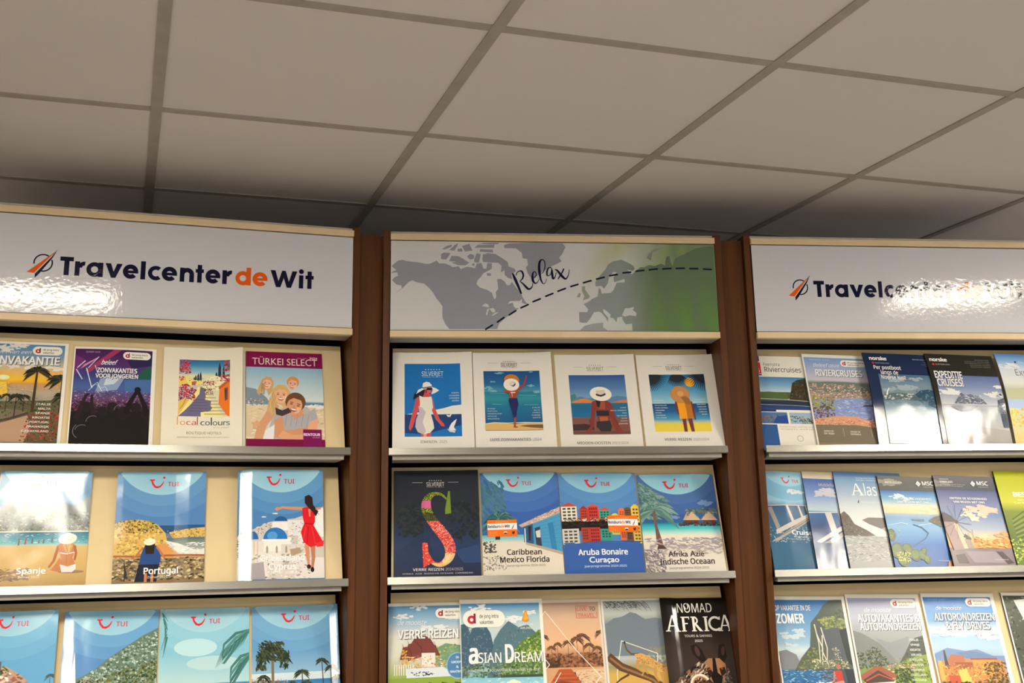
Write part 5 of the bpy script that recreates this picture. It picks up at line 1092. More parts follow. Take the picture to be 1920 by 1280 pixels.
def art_asian(A):
    A.rect(0, 0, 100, A.h, WH); A.clip = (1, 5, 96, A.h)
    A.grad(0, 5, 96, A.h, [(5, (78, 140, 190)), (20, (160, 192, 206)), (36, (190, 206, 206)), (80, (140, 180, 186)), (94, (130, 186, 206)), (110, (166, 206, 212)), (A.h, (196, 210, 206))])
    for x, y, s in ((24, 10, 12), (66, 24, 12), (84, 16, 8)): cloud(A, x, y, s, (226, 230, 230))
    A.poly([(0, 30), (8, 28), (12, 40), (14, 34), (30, 30), (36, 40), (40, 60), (0, 92)], (66, 92, 112)); A.poly([(40, 48), (48, 36), (58, 26), (70, 34), (80, 30), (100, 50), (100, 92), (30, 92)], (84, 112, 124)); A.blobs([(2, 32), (34, 34), (40, 60), (60, 30), (98, 50), (90, 70), (0, 80)], 100, 1, 3, [(60, 90, 106), (98, 126, 134), (76, 106, 112), (120, 140, 140)], .6)
    A.poly([(50, 76), (62, 62), (72, 50), (84, 44), (100, 34), (100, 92), (46, 92)], (92, 120, 66)); A.blobs([(50, 80), (66, 58), (84, 44), (100, 34), (100, 88), (46, 90)], 150, 1, 2.8, [(140, 164, 70), (76, 108, 54), (50, 84, 48), (176, 188, 96)])
    A.blobs((0, 76, 96, 90), 120, .9, 2.4, [(70, 96, 70), (110, 136, 104), (50, 74, 56), (130, 150, 120)]); A.rect(46, 88, 96, 91, (60, 80, 66)); A.grad(0, 91, 96, A.h, [(91, (128, 184, 204)), (110, (166, 206, 212)), (A.h, (200, 212, 208))]); A.blobs((0, 92, 96, 130), 80, .4, 1.1, [(206, 226, 228), (120, 178, 200)], 4)
    A.poly([(52, 108), (58, 104), (72, 108), (76, 132), (44, 132)], (196, 186, 170)); A.ell(50, 122, 6, 6, (220, 130, 100)); A.poly([(56, 102), (70, 104), (72, 120), (66, 126), (58, 116)], (214, 174, 96)); A.line([(62, 106), (64, 122)], 1, (170, 124, 60)); A.line([(67, 106), (69, 120)], 1, (236, 206, 140)); hat_back(A, 60, 101, 11, (232, 222, 190), (196, 178, 130))
    A.poly([(44, 126), (52, 116), (64, 122), (60, 134), (40, 134)], (206, 204, 196))
    A.clip = (0, 0, 100, A.h)
    pill(A, 3.5, 13, 54, 33); A.poly([(74, 26), (78, 14), (80, 14), (83, 26), (80, 28)], (220, 140, 50)); A.poly([(77, 26), (78, 14), (82, 24)], (236, 170, 80))
    for i, s in enumerate(('SINGAPORE', 'AIRLINES')): A.text(s, 79, 32+i*4, 18-i*4, 2.4, (226, 228, 230), 'c', .01)
    W2 = (246, 244, 238); D = (90, 100, 100)
    title(A, 'a', 10, 74, 9.5, 22, W2, D, .04); title(A, 'SIAN', 20.5, 74, 27, 11.5, W2, D, .01); title(A, 'D', 53, 74, 9, 20, W2, D, .05); title(A, 'REAM', 63.5, 74, 33, 11.5, W2, D, .01)
    A.text('RONDREIZEN, BOUWSTENEN EN HOTELS IN AZIE', 8, 84, 84, 2.6, (206, 214, 206))
def art_boardwalk(A):
    A.rect(0, 0, 100, A.h, (214, 200, 186)); A.clip = (0, 4, 97, A.h)
    A.grad(0, 4, 97, A.h, [(4, (176, 150, 132)), (26, (206, 172, 144)), (58, (222, 176, 136)), (80, (150, 100, 74)), (A.h, (170, 116, 84))])
    lf = [(104, 74, 56), (130, 92, 66), (86, 62, 50)]
    for x, h, R in ((38, 34, 8), (52, 36, 9), (64, 40, 11), (72, 44, 11), (80, 32, 9), (30, 30, 7), (90, 28, 8), (20, 44, 9)): A.palm(x, 92, h, R, (110, 80, 60), lf, 12, 0, x, .9, .6)
    A.palm(97, 46, 2, 10, (110, 80, 60), lf, 12, 0, 4, .9)
    A.blobs((14, 70, 97, 90), 150, 1, 3.4, [(96, 66, 50), (140, 96, 66), (76, 54, 46), (176, 116, 80)]); A.blobs((14, 78, 40, 90), 40, 1.4, 3.4, [(70, 50, 42), (96, 66, 50)])
    A.poly([(14, 88), (97, 88), (97, 132), (14, 132)], (196, 150, 112)); A.poly([(56, 92), (97, 90), (97, 132), (84, 132)], (206, 178, 146)); A.blobs((54, 92, 97, 130), 70, .5, 1.6, [(226, 200, 166), (176, 140, 110), (190, 120, 80)], 2.4)
    A.poly([(38, 90), (54, 90), (60, 98), (86, 134), (10, 134), (22, 112)], (170, 84, 52))
    for i in range(16): A.line([(34-i*1.7, 96+i*2.5), (56+i*2, 96+i*2.5)], .5+i*.04, (128, 60, 42) if i % 2 else (196, 110, 66))
    A.poly([(20, 110), (40, 104), (60, 108), (50, 116), (24, 116)], (126, 66, 48)); A.line([(58, 94), (84, 134)], 1.6, (90, 66, 56))
    for i in range(8): A.line([(60+i*3, 96+i*5), (62+i*3.2, 100+i*5)], 1.2, (206, 190, 170))
    W2 = (236, 228, 216)
    for a, b in (((20, 22), (24, 15)), ((24, 15), (62, 66)), ((62, 66), (92, 100)), ((20, 76), (26, 84)), ((26, 84), (20, 90)), ((92, 100), (78, 116)), ((20, 106), (28, 112)), ((28, 112), (22, 122)), ((28, 112), (40, 94))): A.line([a, b], .9, W2)
    A.clip = (0, 0, 100, A.h); rc = (196, 84, 70)
    for a in (((66, 9), (83, 9)), ((66, 9), (66, 25)), ((66, 25), (94, 25)), ((94, 25), (94, 17))): A.line(a, .5, rc)
    A.text('LIVE', 67.5, 15.5, 13, 5, (206, 96, 80)); A.text('TO', 84, 15.5, 8, 5, (96, 70, 60), bold=.01); A.text('TRAVEL', 68, 24, 23, 5, (196, 100, 84))
def art_leopard(A):
    A.rect(0, 0, 100, A.h, (216, 210, 200)); A.clip = (3, 2.5, 100, A.h)
    A.grad(3, 2, 100, A.h, [(2, (150, 160, 166)), (20, (176, 180, 176)), (34, (120, 132, 140)), (60, (140, 148, 152)), (80, (170, 176, 176)), (90, (150, 140, 100)), (100, (196, 160, 86)), (A.h, (190, 150, 70))])
    A.poly([(4, 34), (16, 26), (28, 24), (40, 18), (48, 20), (60, 28), (74, 26), (90, 30), (104, 34), (104, 76), (4, 76)], (110, 122, 132))
    for i in range(26): x = 6+i*2.2; A.line([(x, 3+(i % 4)), (x+5, 6+(i*7) % 9), (x+9, 5+(i*5) % 14)], .8, (70, 72, 66), .3)
    A.blobs((5, 3, 50, 12), 40, .5, 1.3, [(80, 82, 70), (100, 104, 92)], 2); A.blobs((60, 64, 100, 92), 40, 2, 5, [(120, 124, 122), (140, 136, 110)])
    W2 = (224, 222, 214)
    for a in (((24, 56), (72, 74)), ((24, 56), (14, 98)), ((72, 74), (70, 88)), ((14, 98), (14, 110)), ((14, 110), (70, 130)),): A.line(a, 1.0, W2)
    br = [(4, 76), (20, 90), (40, 98), (60, 106), (78, 120), (92, 140)]
    A.line(br, [11, 11, 10, 9, 9, 10], (92, 66, 46)); A.line([(6, 78), (22, 91), (42, 99), (62, 108), (80, 124)], 3, (140, 104, 70)); A.line([(30, 100), (18, 106), (10, 112)], 3, (86, 62, 46), 1.5)
    lp = (200, 156, 92)
    A.line([(28, 60), (30, 68), (36, 74), (46, 74)], [2, 2.4, 2.6, 3], (96, 84, 66)); A.ell(28, 58.5, 1.4, 1.8, (50, 44, 40))
    A.poly([(40, 74), (50, 73), (60, 78), (70, 84), (80, 90), (86, 98), (84, 102), (78, 100), (70, 96), (58, 90), (46, 86), (42, 80)], lp); A.ell(82, 96, 5.5, 5, lp, 20); A.ell(86, 99, 3, 2.4, (226, 200, 150)); A.ell(78, 91, 1.6, 1.6, (150, 110, 70))
    for q in ([(44, 82), (42, 92), (50, 98), (47, 102)], [(50, 84), (52, 94), (56, 100)], [(66, 92), (66, 104), (70, 110)], [(74, 98), (76, 110), (82, 118)]): A.line(q, [5, 3.6, 2.6] + ([2.4] if len(q) == 4 else []), lerp(lp, (150, 110, 60), .4))
    A.blobs([(42, 75), (60, 79), (82, 92), (80, 98), (58, 88), (44, 84)], 50, .4, .9, [(80, 60, 40), (110, 80, 50)])
    A.clip = (0, 0, 100, A.h)
def art_wilddog(A):
    A.grad(0, 0, 100, A.h, [(0, (22, 19, 17)), (40, (30, 25, 22)), (70, (52, 43, 38)), (100, (56, 46, 42)), (A.h, (40, 33, 30))])
    A.text('NOMAD', 25, 21, 52, 13, (222, 218, 208), bold=.005); A.ell(38.6, 12, 4, 4.5, (222, 218, 208)); A.poly([(36, 10), (40, 8), (41, 13), (39, 17)], (30, 26, 24))
    # serif capitals
    def stem(x, w=3.6): A.rect(x-w/2, 27, x+w/2, 48, WHS); A.rect(x-w/2-1.8, 46.6, x+w/2+1.8, 48, WHS); A.rect(x-w/2-1.8, 27, x+w/2+1.8, 28.4, WHS)
    WHS = (226, 222, 212)
    def bigA(x): A.poly([(x-9, 48), (x-.6, 25), (x+1.6, 25), (x-6.4, 48)], WHS); A.poly([(x-.6, 25), (x+2.2, 25), (x+10, 48), (x+5.4, 48)], WHS); A.rect(x-5, 39.5, x+5, 41, WHS); A.rect(x-11, 46.8, x-4, 48.2, WHS); A.rect(x+3.6, 46.8, x+12, 48.2, WHS)
    bigA(15); stem(32); A.rect(32, 27, 41, 28.8, WHS); A.rect(32, 36, 38.4, 37.6, WHS); A.rect(40, 27, 41.2, 31, WHS)
    stem(47); A.ring(48, 32.6, 3.6, 5.8, WHS, -90, 90, 14); A.poly([(48, 38), (51.5, 37.6), (58.5, 46.6), (60.5, 48), (55, 48)], WHS)
    stem(65.5); A.ring(79.5, 37.4, 7.4, 10.6, WHS, 45, 315, 26); A.rect(86, 27.4, 87.4, 32, WHS); bigA(94)
    A.text('TOURS & SAFARIS', 31, 56, 41, 3.2, (196, 190, 180), bold=.014); A.text('2025', 45.5, 63, 11.5, 3.2, (196, 190, 180), bold=.02)
    A.poly([(40, 80), (38, 68), (46, 66), (54, 74), (60, 92), (50, 90)], (34, 26, 24)); A.ell(47, 76, 3.4, 7.5, (70, 50, 46), -14); A.poly([(80, 68), (88, 66), (90, 84), (84, 92), (76, 86)], (34, 26, 24)); A.ell(85, 76, 2.8, 6.5, (66, 46, 42), 10)
    A.poly([(54, 92), (62, 86), (78, 86), (86, 94), (86, 106), (78, 124), (68, 124), (58, 112), (52, 102)], (150, 106, 70)); A.poly([(68, 86), (72, 86), (73, 106), (80, 112), (76, 126), (66, 124), (62, 110), (66, 104)], (26, 21, 20)); A.poly([(54, 102), (62, 98), (66, 106), (60, 114)], (40, 30, 26)); A.poly([(76, 100), (84, 98), (86, 106), (78, 112)], (40, 30, 26)); A.ell(71, 117, 6.5, 5, (26, 22, 22)); A.ell(62, 101, 1.6, 1.2, (120, 70, 30)); A.ell(80, 100.5, 1.6, 1.2, (120, 70, 30))
    A.blobs([(44, 92), (56, 96), (58, 112), (40, 118), (28, 120)], 60, 1.2, 3, [(150, 106, 70), (190, 180, 168), (44, 34, 30), (30, 25, 24), (120, 80, 54)], 2.4, -40); A.blobs([(6, 124), (24, 104), (44, 100), (56, 116), (50, 134), (6, 134)], 100, 1, 3, [(200, 192, 182), (40, 32, 30), (156, 110, 72), (28, 24, 24), (96, 70, 52)], 2.6, -55)
    A.blobs([(76, 118), (90, 100), (94, 134), (70, 134)], 30, 1.5, 4, [(80, 68, 62), (56, 46, 42), (120, 110, 102)], .5); A.ring(46, 122, 12, 15, (214, 206, 196), 170, 330); A.ring(46, 122, 10, 12, (170, 120, 76), 190, 330)

def art_loreley(A):
    A.rect(0, 0, 100, A.h, (226, 222, 210)); N = (34, 60, 106)
    A.rect(0, 0, 13, 8.5, N); A.rect(0, 10, 13.5, 28, (196, 36, 44)); A.rect(0, 28.8, 13.5, 31, N); A.text('25', 4, 26, 7.5, 6.2, (240, 220, 210))
    A.text('Feenstra', 18, 15.5, 24, 5, (76, 76, 84), bold=.004); A.text('Riviercruises', 18.5, 25, 54, 7.8, (60, 62, 76), bold=.008)
    A.clip = (0, 33, 100, 84)
    A.grad(0, 33, 100, 84, [(33, (66, 116, 168)), (46, (120, 164, 196)), (56, (176, 200, 206)), (57, (80, 96, 60)), (66, (70, 84, 52)), (67, (150, 150, 120)), (69, (60, 70, 80)), (76, (40, 56, 96)), (84, (52, 74, 120))])
    A.poly([(0, 58), (20, 56), (46, 58), (46, 68), (0, 68)], (84, 100, 60)); A.poly([(48, 68), (52, 56), (56, 42), (64, 37), (80, 34), (100, 34), (100, 70), (48, 70)], (62, 58, 42)); A.blobs([(50, 66), (56, 44), (66, 38), (100, 36), (100, 66)], 70, 1, 2.8, [(84, 78, 54), (44, 44, 34), (104, 94, 66), (36, 36, 30)], .7, 10)
    A.line([(0, 67), (40, 68), (70, 70), (100, 72)], .8, (190, 186, 170)); A.poly([(48, 70), (100, 71), (100, 80), (56, 76), (0, 76), (0, 72)], (44, 52, 70)); A.line([(0, 76), (60, 77), (100, 80)], .8, (150, 160, 170))
    A.clip = (0, 0, 100, A.h); A.rect(0, 84, 26, 87, N)
    for x, cs in ((0, [(150, 120, 50), (170, 90, 50), (60, 90, 60)]), (44, [(90, 100, 60), (170, 160, 150), (60, 70, 50)]), (84, [(170, 100, 60), (110, 60, 40), (60, 90, 130)])):
        w = 41 if x < 80 else 30
        A.rect(x, 88, x+w, 105, (70, 110, 160) if x == 0 else (150, 176, 196)); A.blobs((x+1, 93, x+w-1, 104), 40, .8, 2.2, cs)
        if x == 0: A.poly([(18, 105), (26, 94), (41, 92), (41, 105)], (40, 74, 140))
        A.rect(x+w, 88, x+w+3, 105, (226, 222, 210))
    A.rect(0, 106.5, 24, A.h, (50, 86, 140))
    A.text('Ontdek Europa vanaf het water met onze', 27, 110.5, 66, 1.8, (150, 146, 140)); A.text('eigen schepen', 28, 114, 64, 1.8, (150, 146, 140)); A.ring(54, 127, 3.6, 4.6, (176, 180, 184))
def art_prague(A):
    A.rect(0, 0, 100, A.h, (224, 220, 212)); A.clip = (2, 5, 100, A.h)
    A.grad(0, 5, 100, A.h, [(5, (116, 150, 200)), (26, (160, 172, 200)), (40, (190, 186, 196)), (44, (110, 124, 116)), (54, (130, 130, 116)), (66, (150, 140, 136)), (70, (130, 146, 190)), (96, (136, 150, 196)), (106, (190, 150, 120)), (A.h, (112, 104, 90))])
    A.poly([(0, 46), (30, 42), (60, 42), (100, 46), (100, 58), (0, 58)], (104, 118, 112)); A.blobs((0, 46, 100, 70), 220, .7, 1.9, [(200, 150, 120), (170, 110, 90), (210, 200, 190), (120, 110, 100), (90, 96, 84), (226, 190, 150)], 1.3)
    A.blobs((0, 66, 36, 86), 70, 1, 2.8, [(150, 150, 70), (120, 124, 60), (176, 170, 90), (90, 80, 66)]); A.blobs([(0, 82), (28, 80), (36, 100), (0, 106)], 60, 1, 2.6, [(110, 80, 80), (140, 96, 90), (80, 64, 70)])
    A.poly([(34, 72), (46, 68), (80, 66), (104, 72), (104, 108), (56, 96), (36, 96)], (130, 146, 194)); A.blobs((38, 70, 100, 98), 70, .5, 1.3, [(160, 176, 210), (110, 126, 176), (190, 196, 214)], 4)
    A.line([(76, 78), (94, 77)], 2, (76, 70, 84)); A.poly([(0, 100), (36, 94), (60, 94), (104, 106), (104, 112), (60, 106), (0, 108)], (206, 150, 120)); A.blobs((0, 98, 100, 108), 50, .6, 1.6, [(226, 190, 160), (176, 110, 84), (150, 100, 90)], 1.6); A.poly([(0, 108), (60, 107), (104, 112), (104, 134), (0, 134)], (116, 106, 90))
    for x, a, b in ((12, 'VAREN OP', 'DE RIJN'), (50, 'CRUISE OP', 'DONAU'), (88, 'MOEZEL', 'MAIN')): A.text(a, x, 118, 14, 2.2, (214, 210, 200), bold=.02); A.text(b, x, 121.5, 14, 2.2, (214, 210, 200), bold=.02)
    A.rect(40, 112, 40.4, 124, (190, 186, 176)); A.rect(80, 112, 80.4, 124, (190, 186, 176))
    A.clip = (0, 0, 100, A.h); A.text('Beleef onze', 14, 19.6, 38, 5.4, (222, 224, 232), shear=.3)
    title(A, 'RIVIERCRUISES', 16, 33.5, 68, 9.6); A.text('ZOMER 2025', 10, 9.6, 30, 2.2, (176, 196, 222)); pill(A, 55, 8, 93, 18)
def norske(A, x, y, w):
    A.text('norske', x, y, w, 5.4, (236, 234, 226), bold=.055); A.ell(x+3.4, y+5, 1.8, 1.8, (200, 40, 50)); A.text('HURTIGRUTEN', x+6.4, y+6, w-4, 2.0, (190, 180, 180))
def serif(A, s, x, y, w, h, c, bold=.0):
    A.text(s, x, y, w, h, c, bold=bold)
def art_postboat(A):
    A.rect(0, 0, 100, A.h, (30, 44, 76))
    A.clip = (16, 34, 100, A.h)
    A.grad(0, 34, 100, A.h, [(34, (70, 100, 130)), (50, (110, 134, 150)), (62, (120, 140, 146)), (68, (80, 100, 110)), (76, (120, 140, 150)), (94, (60, 100, 120)), (100, (70, 70, 50)), (A.h, (50, 48, 40))])
    for x, y, s in ((38, 42, 14), (70, 40, 10), (50, 54, 18), (26, 58, 10)): cloud(A, x, y, s, (150, 166, 176), 10)
    A.poly([(64, 64), (72, 58), (84, 56), (100, 60), (100, 86), (84, 84), (74, 72)], (50, 76, 98)); A.blobs((66, 58, 100, 82), 40, 1, 3, [(40, 66, 92), (110, 140, 150), (60, 90, 100)]); A.poly([(16, 66), (40, 62), (60, 64), (70, 72), (16, 74)], (76, 96, 104)); A.blobs((16, 64, 60, 72), 24, .8, 2, [(206, 212, 206), (90, 104, 104)], 2)
    A.line([(22, 66), (24, 60), (27, 56)], 2.4, (224, 226, 220), 1); A.poly([(16, 76), (40, 72), (70, 74), (88, 90), (92, 110), (96, 134), (16, 134)], (104, 130, 146)); A.poly([(70, 74), (100, 88), (100, 102), (92, 104)], (60, 110, 130)); A.blobs((88, 102, 100, 130), 24, 1, 2.6, [(90, 80, 50), (60, 60, 40), (140, 120, 70)]); A.blobs((20, 78, 80, 120), 20, 2, 6, [(124, 146, 158), (92, 120, 138)], 2); A.ell(56, 123, 12, 3, (120, 90, 70))
    A.clip = (0, 0, 100, A.h); norske(A, 8, 12, 25); A.text('WINTER 2025-2026', 72, 10, 25, 1.8, (180, 186, 198)); blurb(A, ['Noorwegen', 'Fjorden', 'Noorderlicht', 'Lofoten'], 97, 13.4, 15, 1.4, 2.2, (110, 120, 140), 'r', 0)
    for i, (s, x, w) in enumerate((('Per postboot', 11, 40), ('langs de', 20, 25), ('Noorse kust', 19, 36))): A.text(s, x, 27+i*7.6, w, 6.0, (236, 234, 228), bold=.018)
def art_expedition(A):
    A.rect(0, 0, 100, A.h, (44, 42, 38)); A.clip = (7, 34, 100, A.h)
    A.grad(0, 34, 100, A.h, [(34, (86, 104, 150)), (52, (120, 136, 172)), (66, (160, 170, 186)), (76, (186, 190, 196)), (78, (160, 166, 174)), (84, (150, 156, 166)), (100, (170, 172, 176)), (A.h, (186, 180, 172))])
    for x, y, s in ((20, 60, 16), (86, 62, 14), (96, 50, 8)): cloud(A, x, y, s, (216, 216, 212), 12)
    A.poly([(26, 76), (34, 66), (38, 60), (44, 64), (52, 62), (60, 66), (68, 70), (74, 76)], (96, 104, 120)); A.blobs((30, 64, 70, 76), 40, .8, 2, [(80, 88, 106), (130, 136, 146), (190, 194, 196)], 1.6); A.line([(7, 76.6), (60, 77.4), (100, 76.6)], .9, (206, 208, 208)); A.poly([(20, 80), (60, 79), (50, 85), (34, 87)], (110, 116, 130))
    A.poly([(90, 70), (100, 66), (100, 108), (92, 108)], (64, 72, 96)); A.blobs((90, 60, 100, 90), 10, 1, 3, [(110, 120, 140), (180, 184, 190), (60, 66, 84)], 2)
    A.poly([(7, 96), (24, 92), (40, 100), (60, 108), (100, 112), (100, 134), (7, 134)], (160, 156, 152)); A.ell(52, 120, 14, 4, (176, 168, 160)); A.blobs((20, 100, 46, 122), 12, 1.5, 4, [(176, 168, 160)], 1.4)
    A.clip = (0, 0, 100, A.h); norske(A, 5, 12.5, 25)
    title(A, 'EXPEDITIE', 6, 39, 40, 10.5, sh=(90, 90, 90), bold=.03); title(A, 'CRUISES!', 7.5, 51, 37, 10.5, sh=(120, 120, 124), bold=.03)
    blurb(A, ['SEIZOEN 2025', 'ANTARCTICA, GROENLAND', 'SPITSBERGEN EN ALASKA', 'GALAPAGOS, AZOREN', 'NOORDWEST PASSAGE'], 93, 9, 40, 1.6, 2.9, (120, 116, 108), 'r', .01)
def art_sunflower(A):
    A.grad(0, 0, 100, A.h, [(0, (76, 122, 180)), (14, (130, 166, 206)), (30, (196, 206, 214)), (56, (206, 208, 204)), (70, (170, 176, 150)), (84, (180, 186, 150)), (88, (150, 170, 206)), (100, (190, 196, 180)), (A.h, (206, 180, 80))])
    cloud(A, 20, 24, 18, (214, 218, 224), 12); A.poly([(0, 68), (20, 66), (50, 62), (100, 64), (100, 82), (0, 84)], (176, 180, 146)); A.poly([(0, 86), (40, 84), (100, 86), (100, 100), (0, 100)], (160, 180, 214)); A.blobs((0, 100, 100, 130), 90, 1.5, 4, [(226, 190, 60), (206, 160, 40), (180, 180, 90), (236, 206, 110)])
    A.ell(33, 16, 1.6, 2, (40, 60, 100)); A.text('Oceania', 38, 18, 30, 3.4, (220, 226, 236)); A.text('Expeditie', 27, 42, 56, 12, (120, 122, 130)); A.text('EN RIVIERCRUISES', 44, 48, 40, 1.8, (140, 140, 146))

def railing(A, x0, y0, k=1.0):
    W2 = (206, 202, 196)
    A.line([(0, y0), (60*k+x0, y0-3)], 1.6, W2)
def art_cruise_rail(A):
    A.grad(0, 0, 100, A.h, [(0, (104, 160, 192)), (20, (130, 180, 206)), (52, (150, 190, 210)), (60, (110, 150, 184)), (62, (66, 92, 128)), (90, (70, 104, 136)), (A.h, (60, 100, 128))])
    A.ell(50, -28, 81, 81, (124, 174, 204), n=60); A.ell(50, -28, 55, 55, (150, 196, 216), n=60); cloud(A, 60, 36, 16, (206, 214, 220), 12)
    A.blobs((0, 100, 100, 128), 120, .5, 1.4, [(140, 180, 190), (50, 90, 110), (190, 206, 206)], 1.6); A.poly([(90, 54), (104, 40), (104, 100), (96, 80)], (60, 60, 66))
    W2 = (196, 190, 182); D = (150, 144, 138)
    A.poly([(4, 64), (26, 104), (12, 124), (0, 124), (0, 64)], (84, 88, 100)) if False else None
    A.line([(0, 62.5), (50, 61), (84, 60)], 1.5, W2); A.poly([(4, 66), (12, 64), (22, 100), (16, 106)], D); A.poly([(38, 62), (42, 62), (50, 90), (45, 92)], W2); A.poly([(60, 61), (63, 61), (68, 80), (64, 82)], W2); A.poly([(74, 61), (77, 61), (80, 76), (77, 77)], W2)
    A.poly([(14, 106), (50, 88), (90, 70), (92, 73), (52, 96), (14, 114)], W2); A.poly([(4, 126), (30, 110), (60, 92), (92, 73), (94, 77), (62, 98), (14, 126)], (166, 160, 150)); A.line([(14, 120), (60, 96), (92, 76)], .8, (90, 86, 84))
    A.text('Cruises', 42, 113.5, 44, 7.4, (240, 240, 236), bold=.03); A.text('Inspiratie 2025', 44, 119, 40, 3, (216, 222, 222)); A.text('Middellandse Zee en Noord Europa', 24, 123, 70, 2.2, (170, 190, 196))
    smile_logo(A, 36, 12)
def art_blue_rail(A):
    A.grad(0, 0, 100, A.h, [(0, (214, 196, 170)), (13, (206, 196, 178)), (13.2, (80, 104, 166)), (40, (120, 146, 196)), (62, (170, 188, 210)), (72, (180, 200, 206)), (73, (120, 150, 170)), (76, (70, 112, 160)), (100, (76, 92, 132)), (A.h, (84, 94, 120))])  # cream top band is glare painted into the cover print
    cloud(A, 40, 40, 26, (196, 196, 210), 16)
    W2 = (204, 200, 196)
    A.line([(0, 76), (60, 74), (100, 72)], 2, W2); A.poly([(30, 75), (42, 74), (50, 120), (40, 128)], W2); A.poly([(54, 74), (58, 74), (64, 110), (60, 114)], (176, 172, 168)); A.poly([(6, 128), (40, 108), (70, 92), (100, 78), (100, 84), (70, 100), (14, 130)], W2); A.poly([(20, 130), (60, 108), (100, 88), (100, 92), (64, 114), (34, 130)], (160, 158, 156))
    A.text('Middellandse Zee', 28, 27, 60, 5.4, (206, 200, 196))
def art_alaska(A):
    A.grad(0, 0, 100, A.h, [(0, (86, 124, 172)), (14, (120, 152, 186)), (34, (160, 178, 196)), (52, (196, 202, 206)), (76, (212, 212, 210)), (92, (206, 206, 204)), (94, (160, 162, 162)), (A.h, (150, 152, 150))])
    A.poly([(0, 62), (6, 58), (12, 64), (18, 76), (34, 84), (46, 92), (20, 94), (0, 92)], (90, 80, 70)); A.blobs([(0, 62), (8, 60), (16, 78), (40, 90), (0, 92)], 50, .8, 2.4, [(60, 64, 54), (120, 108, 92), (80, 72, 64)])
    A.poly([(30, 70), (40, 66), (52, 66), (70, 66), (100, 62), (100, 96), (82, 96), (70, 90), (56, 82), (40, 76)], (104, 98, 94)); A.blobs([(60, 76), (100, 70), (100, 94), (76, 94)], 50, .8, 2.2, [(150, 142, 134), (120, 112, 106), (180, 174, 168)]); A.poly([(56, 82), (72, 76), (96, 96), (76, 94)], (160, 152, 146))
    A.rect(0, 93, 100, A.h, (150, 152, 150)); A.blobs((0, 92, 100, 128), 150, .5, 1.4, [(190, 190, 186), (110, 112, 112), (170, 172, 170)], 4); A.line([(70, 118), (100, 112)], 1.6, (70, 72, 74)); A.poly([(84, 118), (92, 104), (94, 116)], (224, 222, 214))
    # capital A with serifs, then small letters
    c = (240, 238, 232)
    A.ox = -12.5; A.poly([(36, 34), (42.6, 17), (43.6, 17), (38, 34)], c); A.poly([(42.6, 17), (44.6, 17), (52, 34), (48.6, 34)], c); A.rect(39.6, 27.4, 47.6, 28.4, c); A.rect(34.4, 33.4, 40, 34.2, c); A.rect(46.4, 33.4, 53.6, 34.2, c)
    A.text('laska', 54.5, 34.2, 35, 17, c, bold=.0); A.text('Hurtigruten en Nederlands', 45, 9.5, 44, 2.0, (206, 214, 224)); A.text('talige reisleiding', 45, 12.6, 36, 2.0, (206, 214, 224)); A.poly([(41, 45), (43, 41), (44, 42), (43, 46)], (80, 84, 90)); A.text('Noordwest Amerika', 47, 45, 40, 2, (214, 216, 216)); A.ox = 0
def msc(A, x, y, k=1.0):
    c = (226, 226, 224); A.poly([(x-4.4*k, y), (x, y-5*k), (x+4.4*k, y), (x, y+5*k)], c)
    for i in range(4): A.line([(x-3*k+i*1.6*k, y-2+i), (x-1*k+i*1.6*k, y+1.6+i)], .4*k, (120, 124, 130))
    A.text('MSC', x+7*k, y+2.2*k, 19*k, 6.4*k, c, bold=.03); A.text('CRUISES', x+8*k, y+6*k, 17*k, 1.8*k, (190, 190, 190))
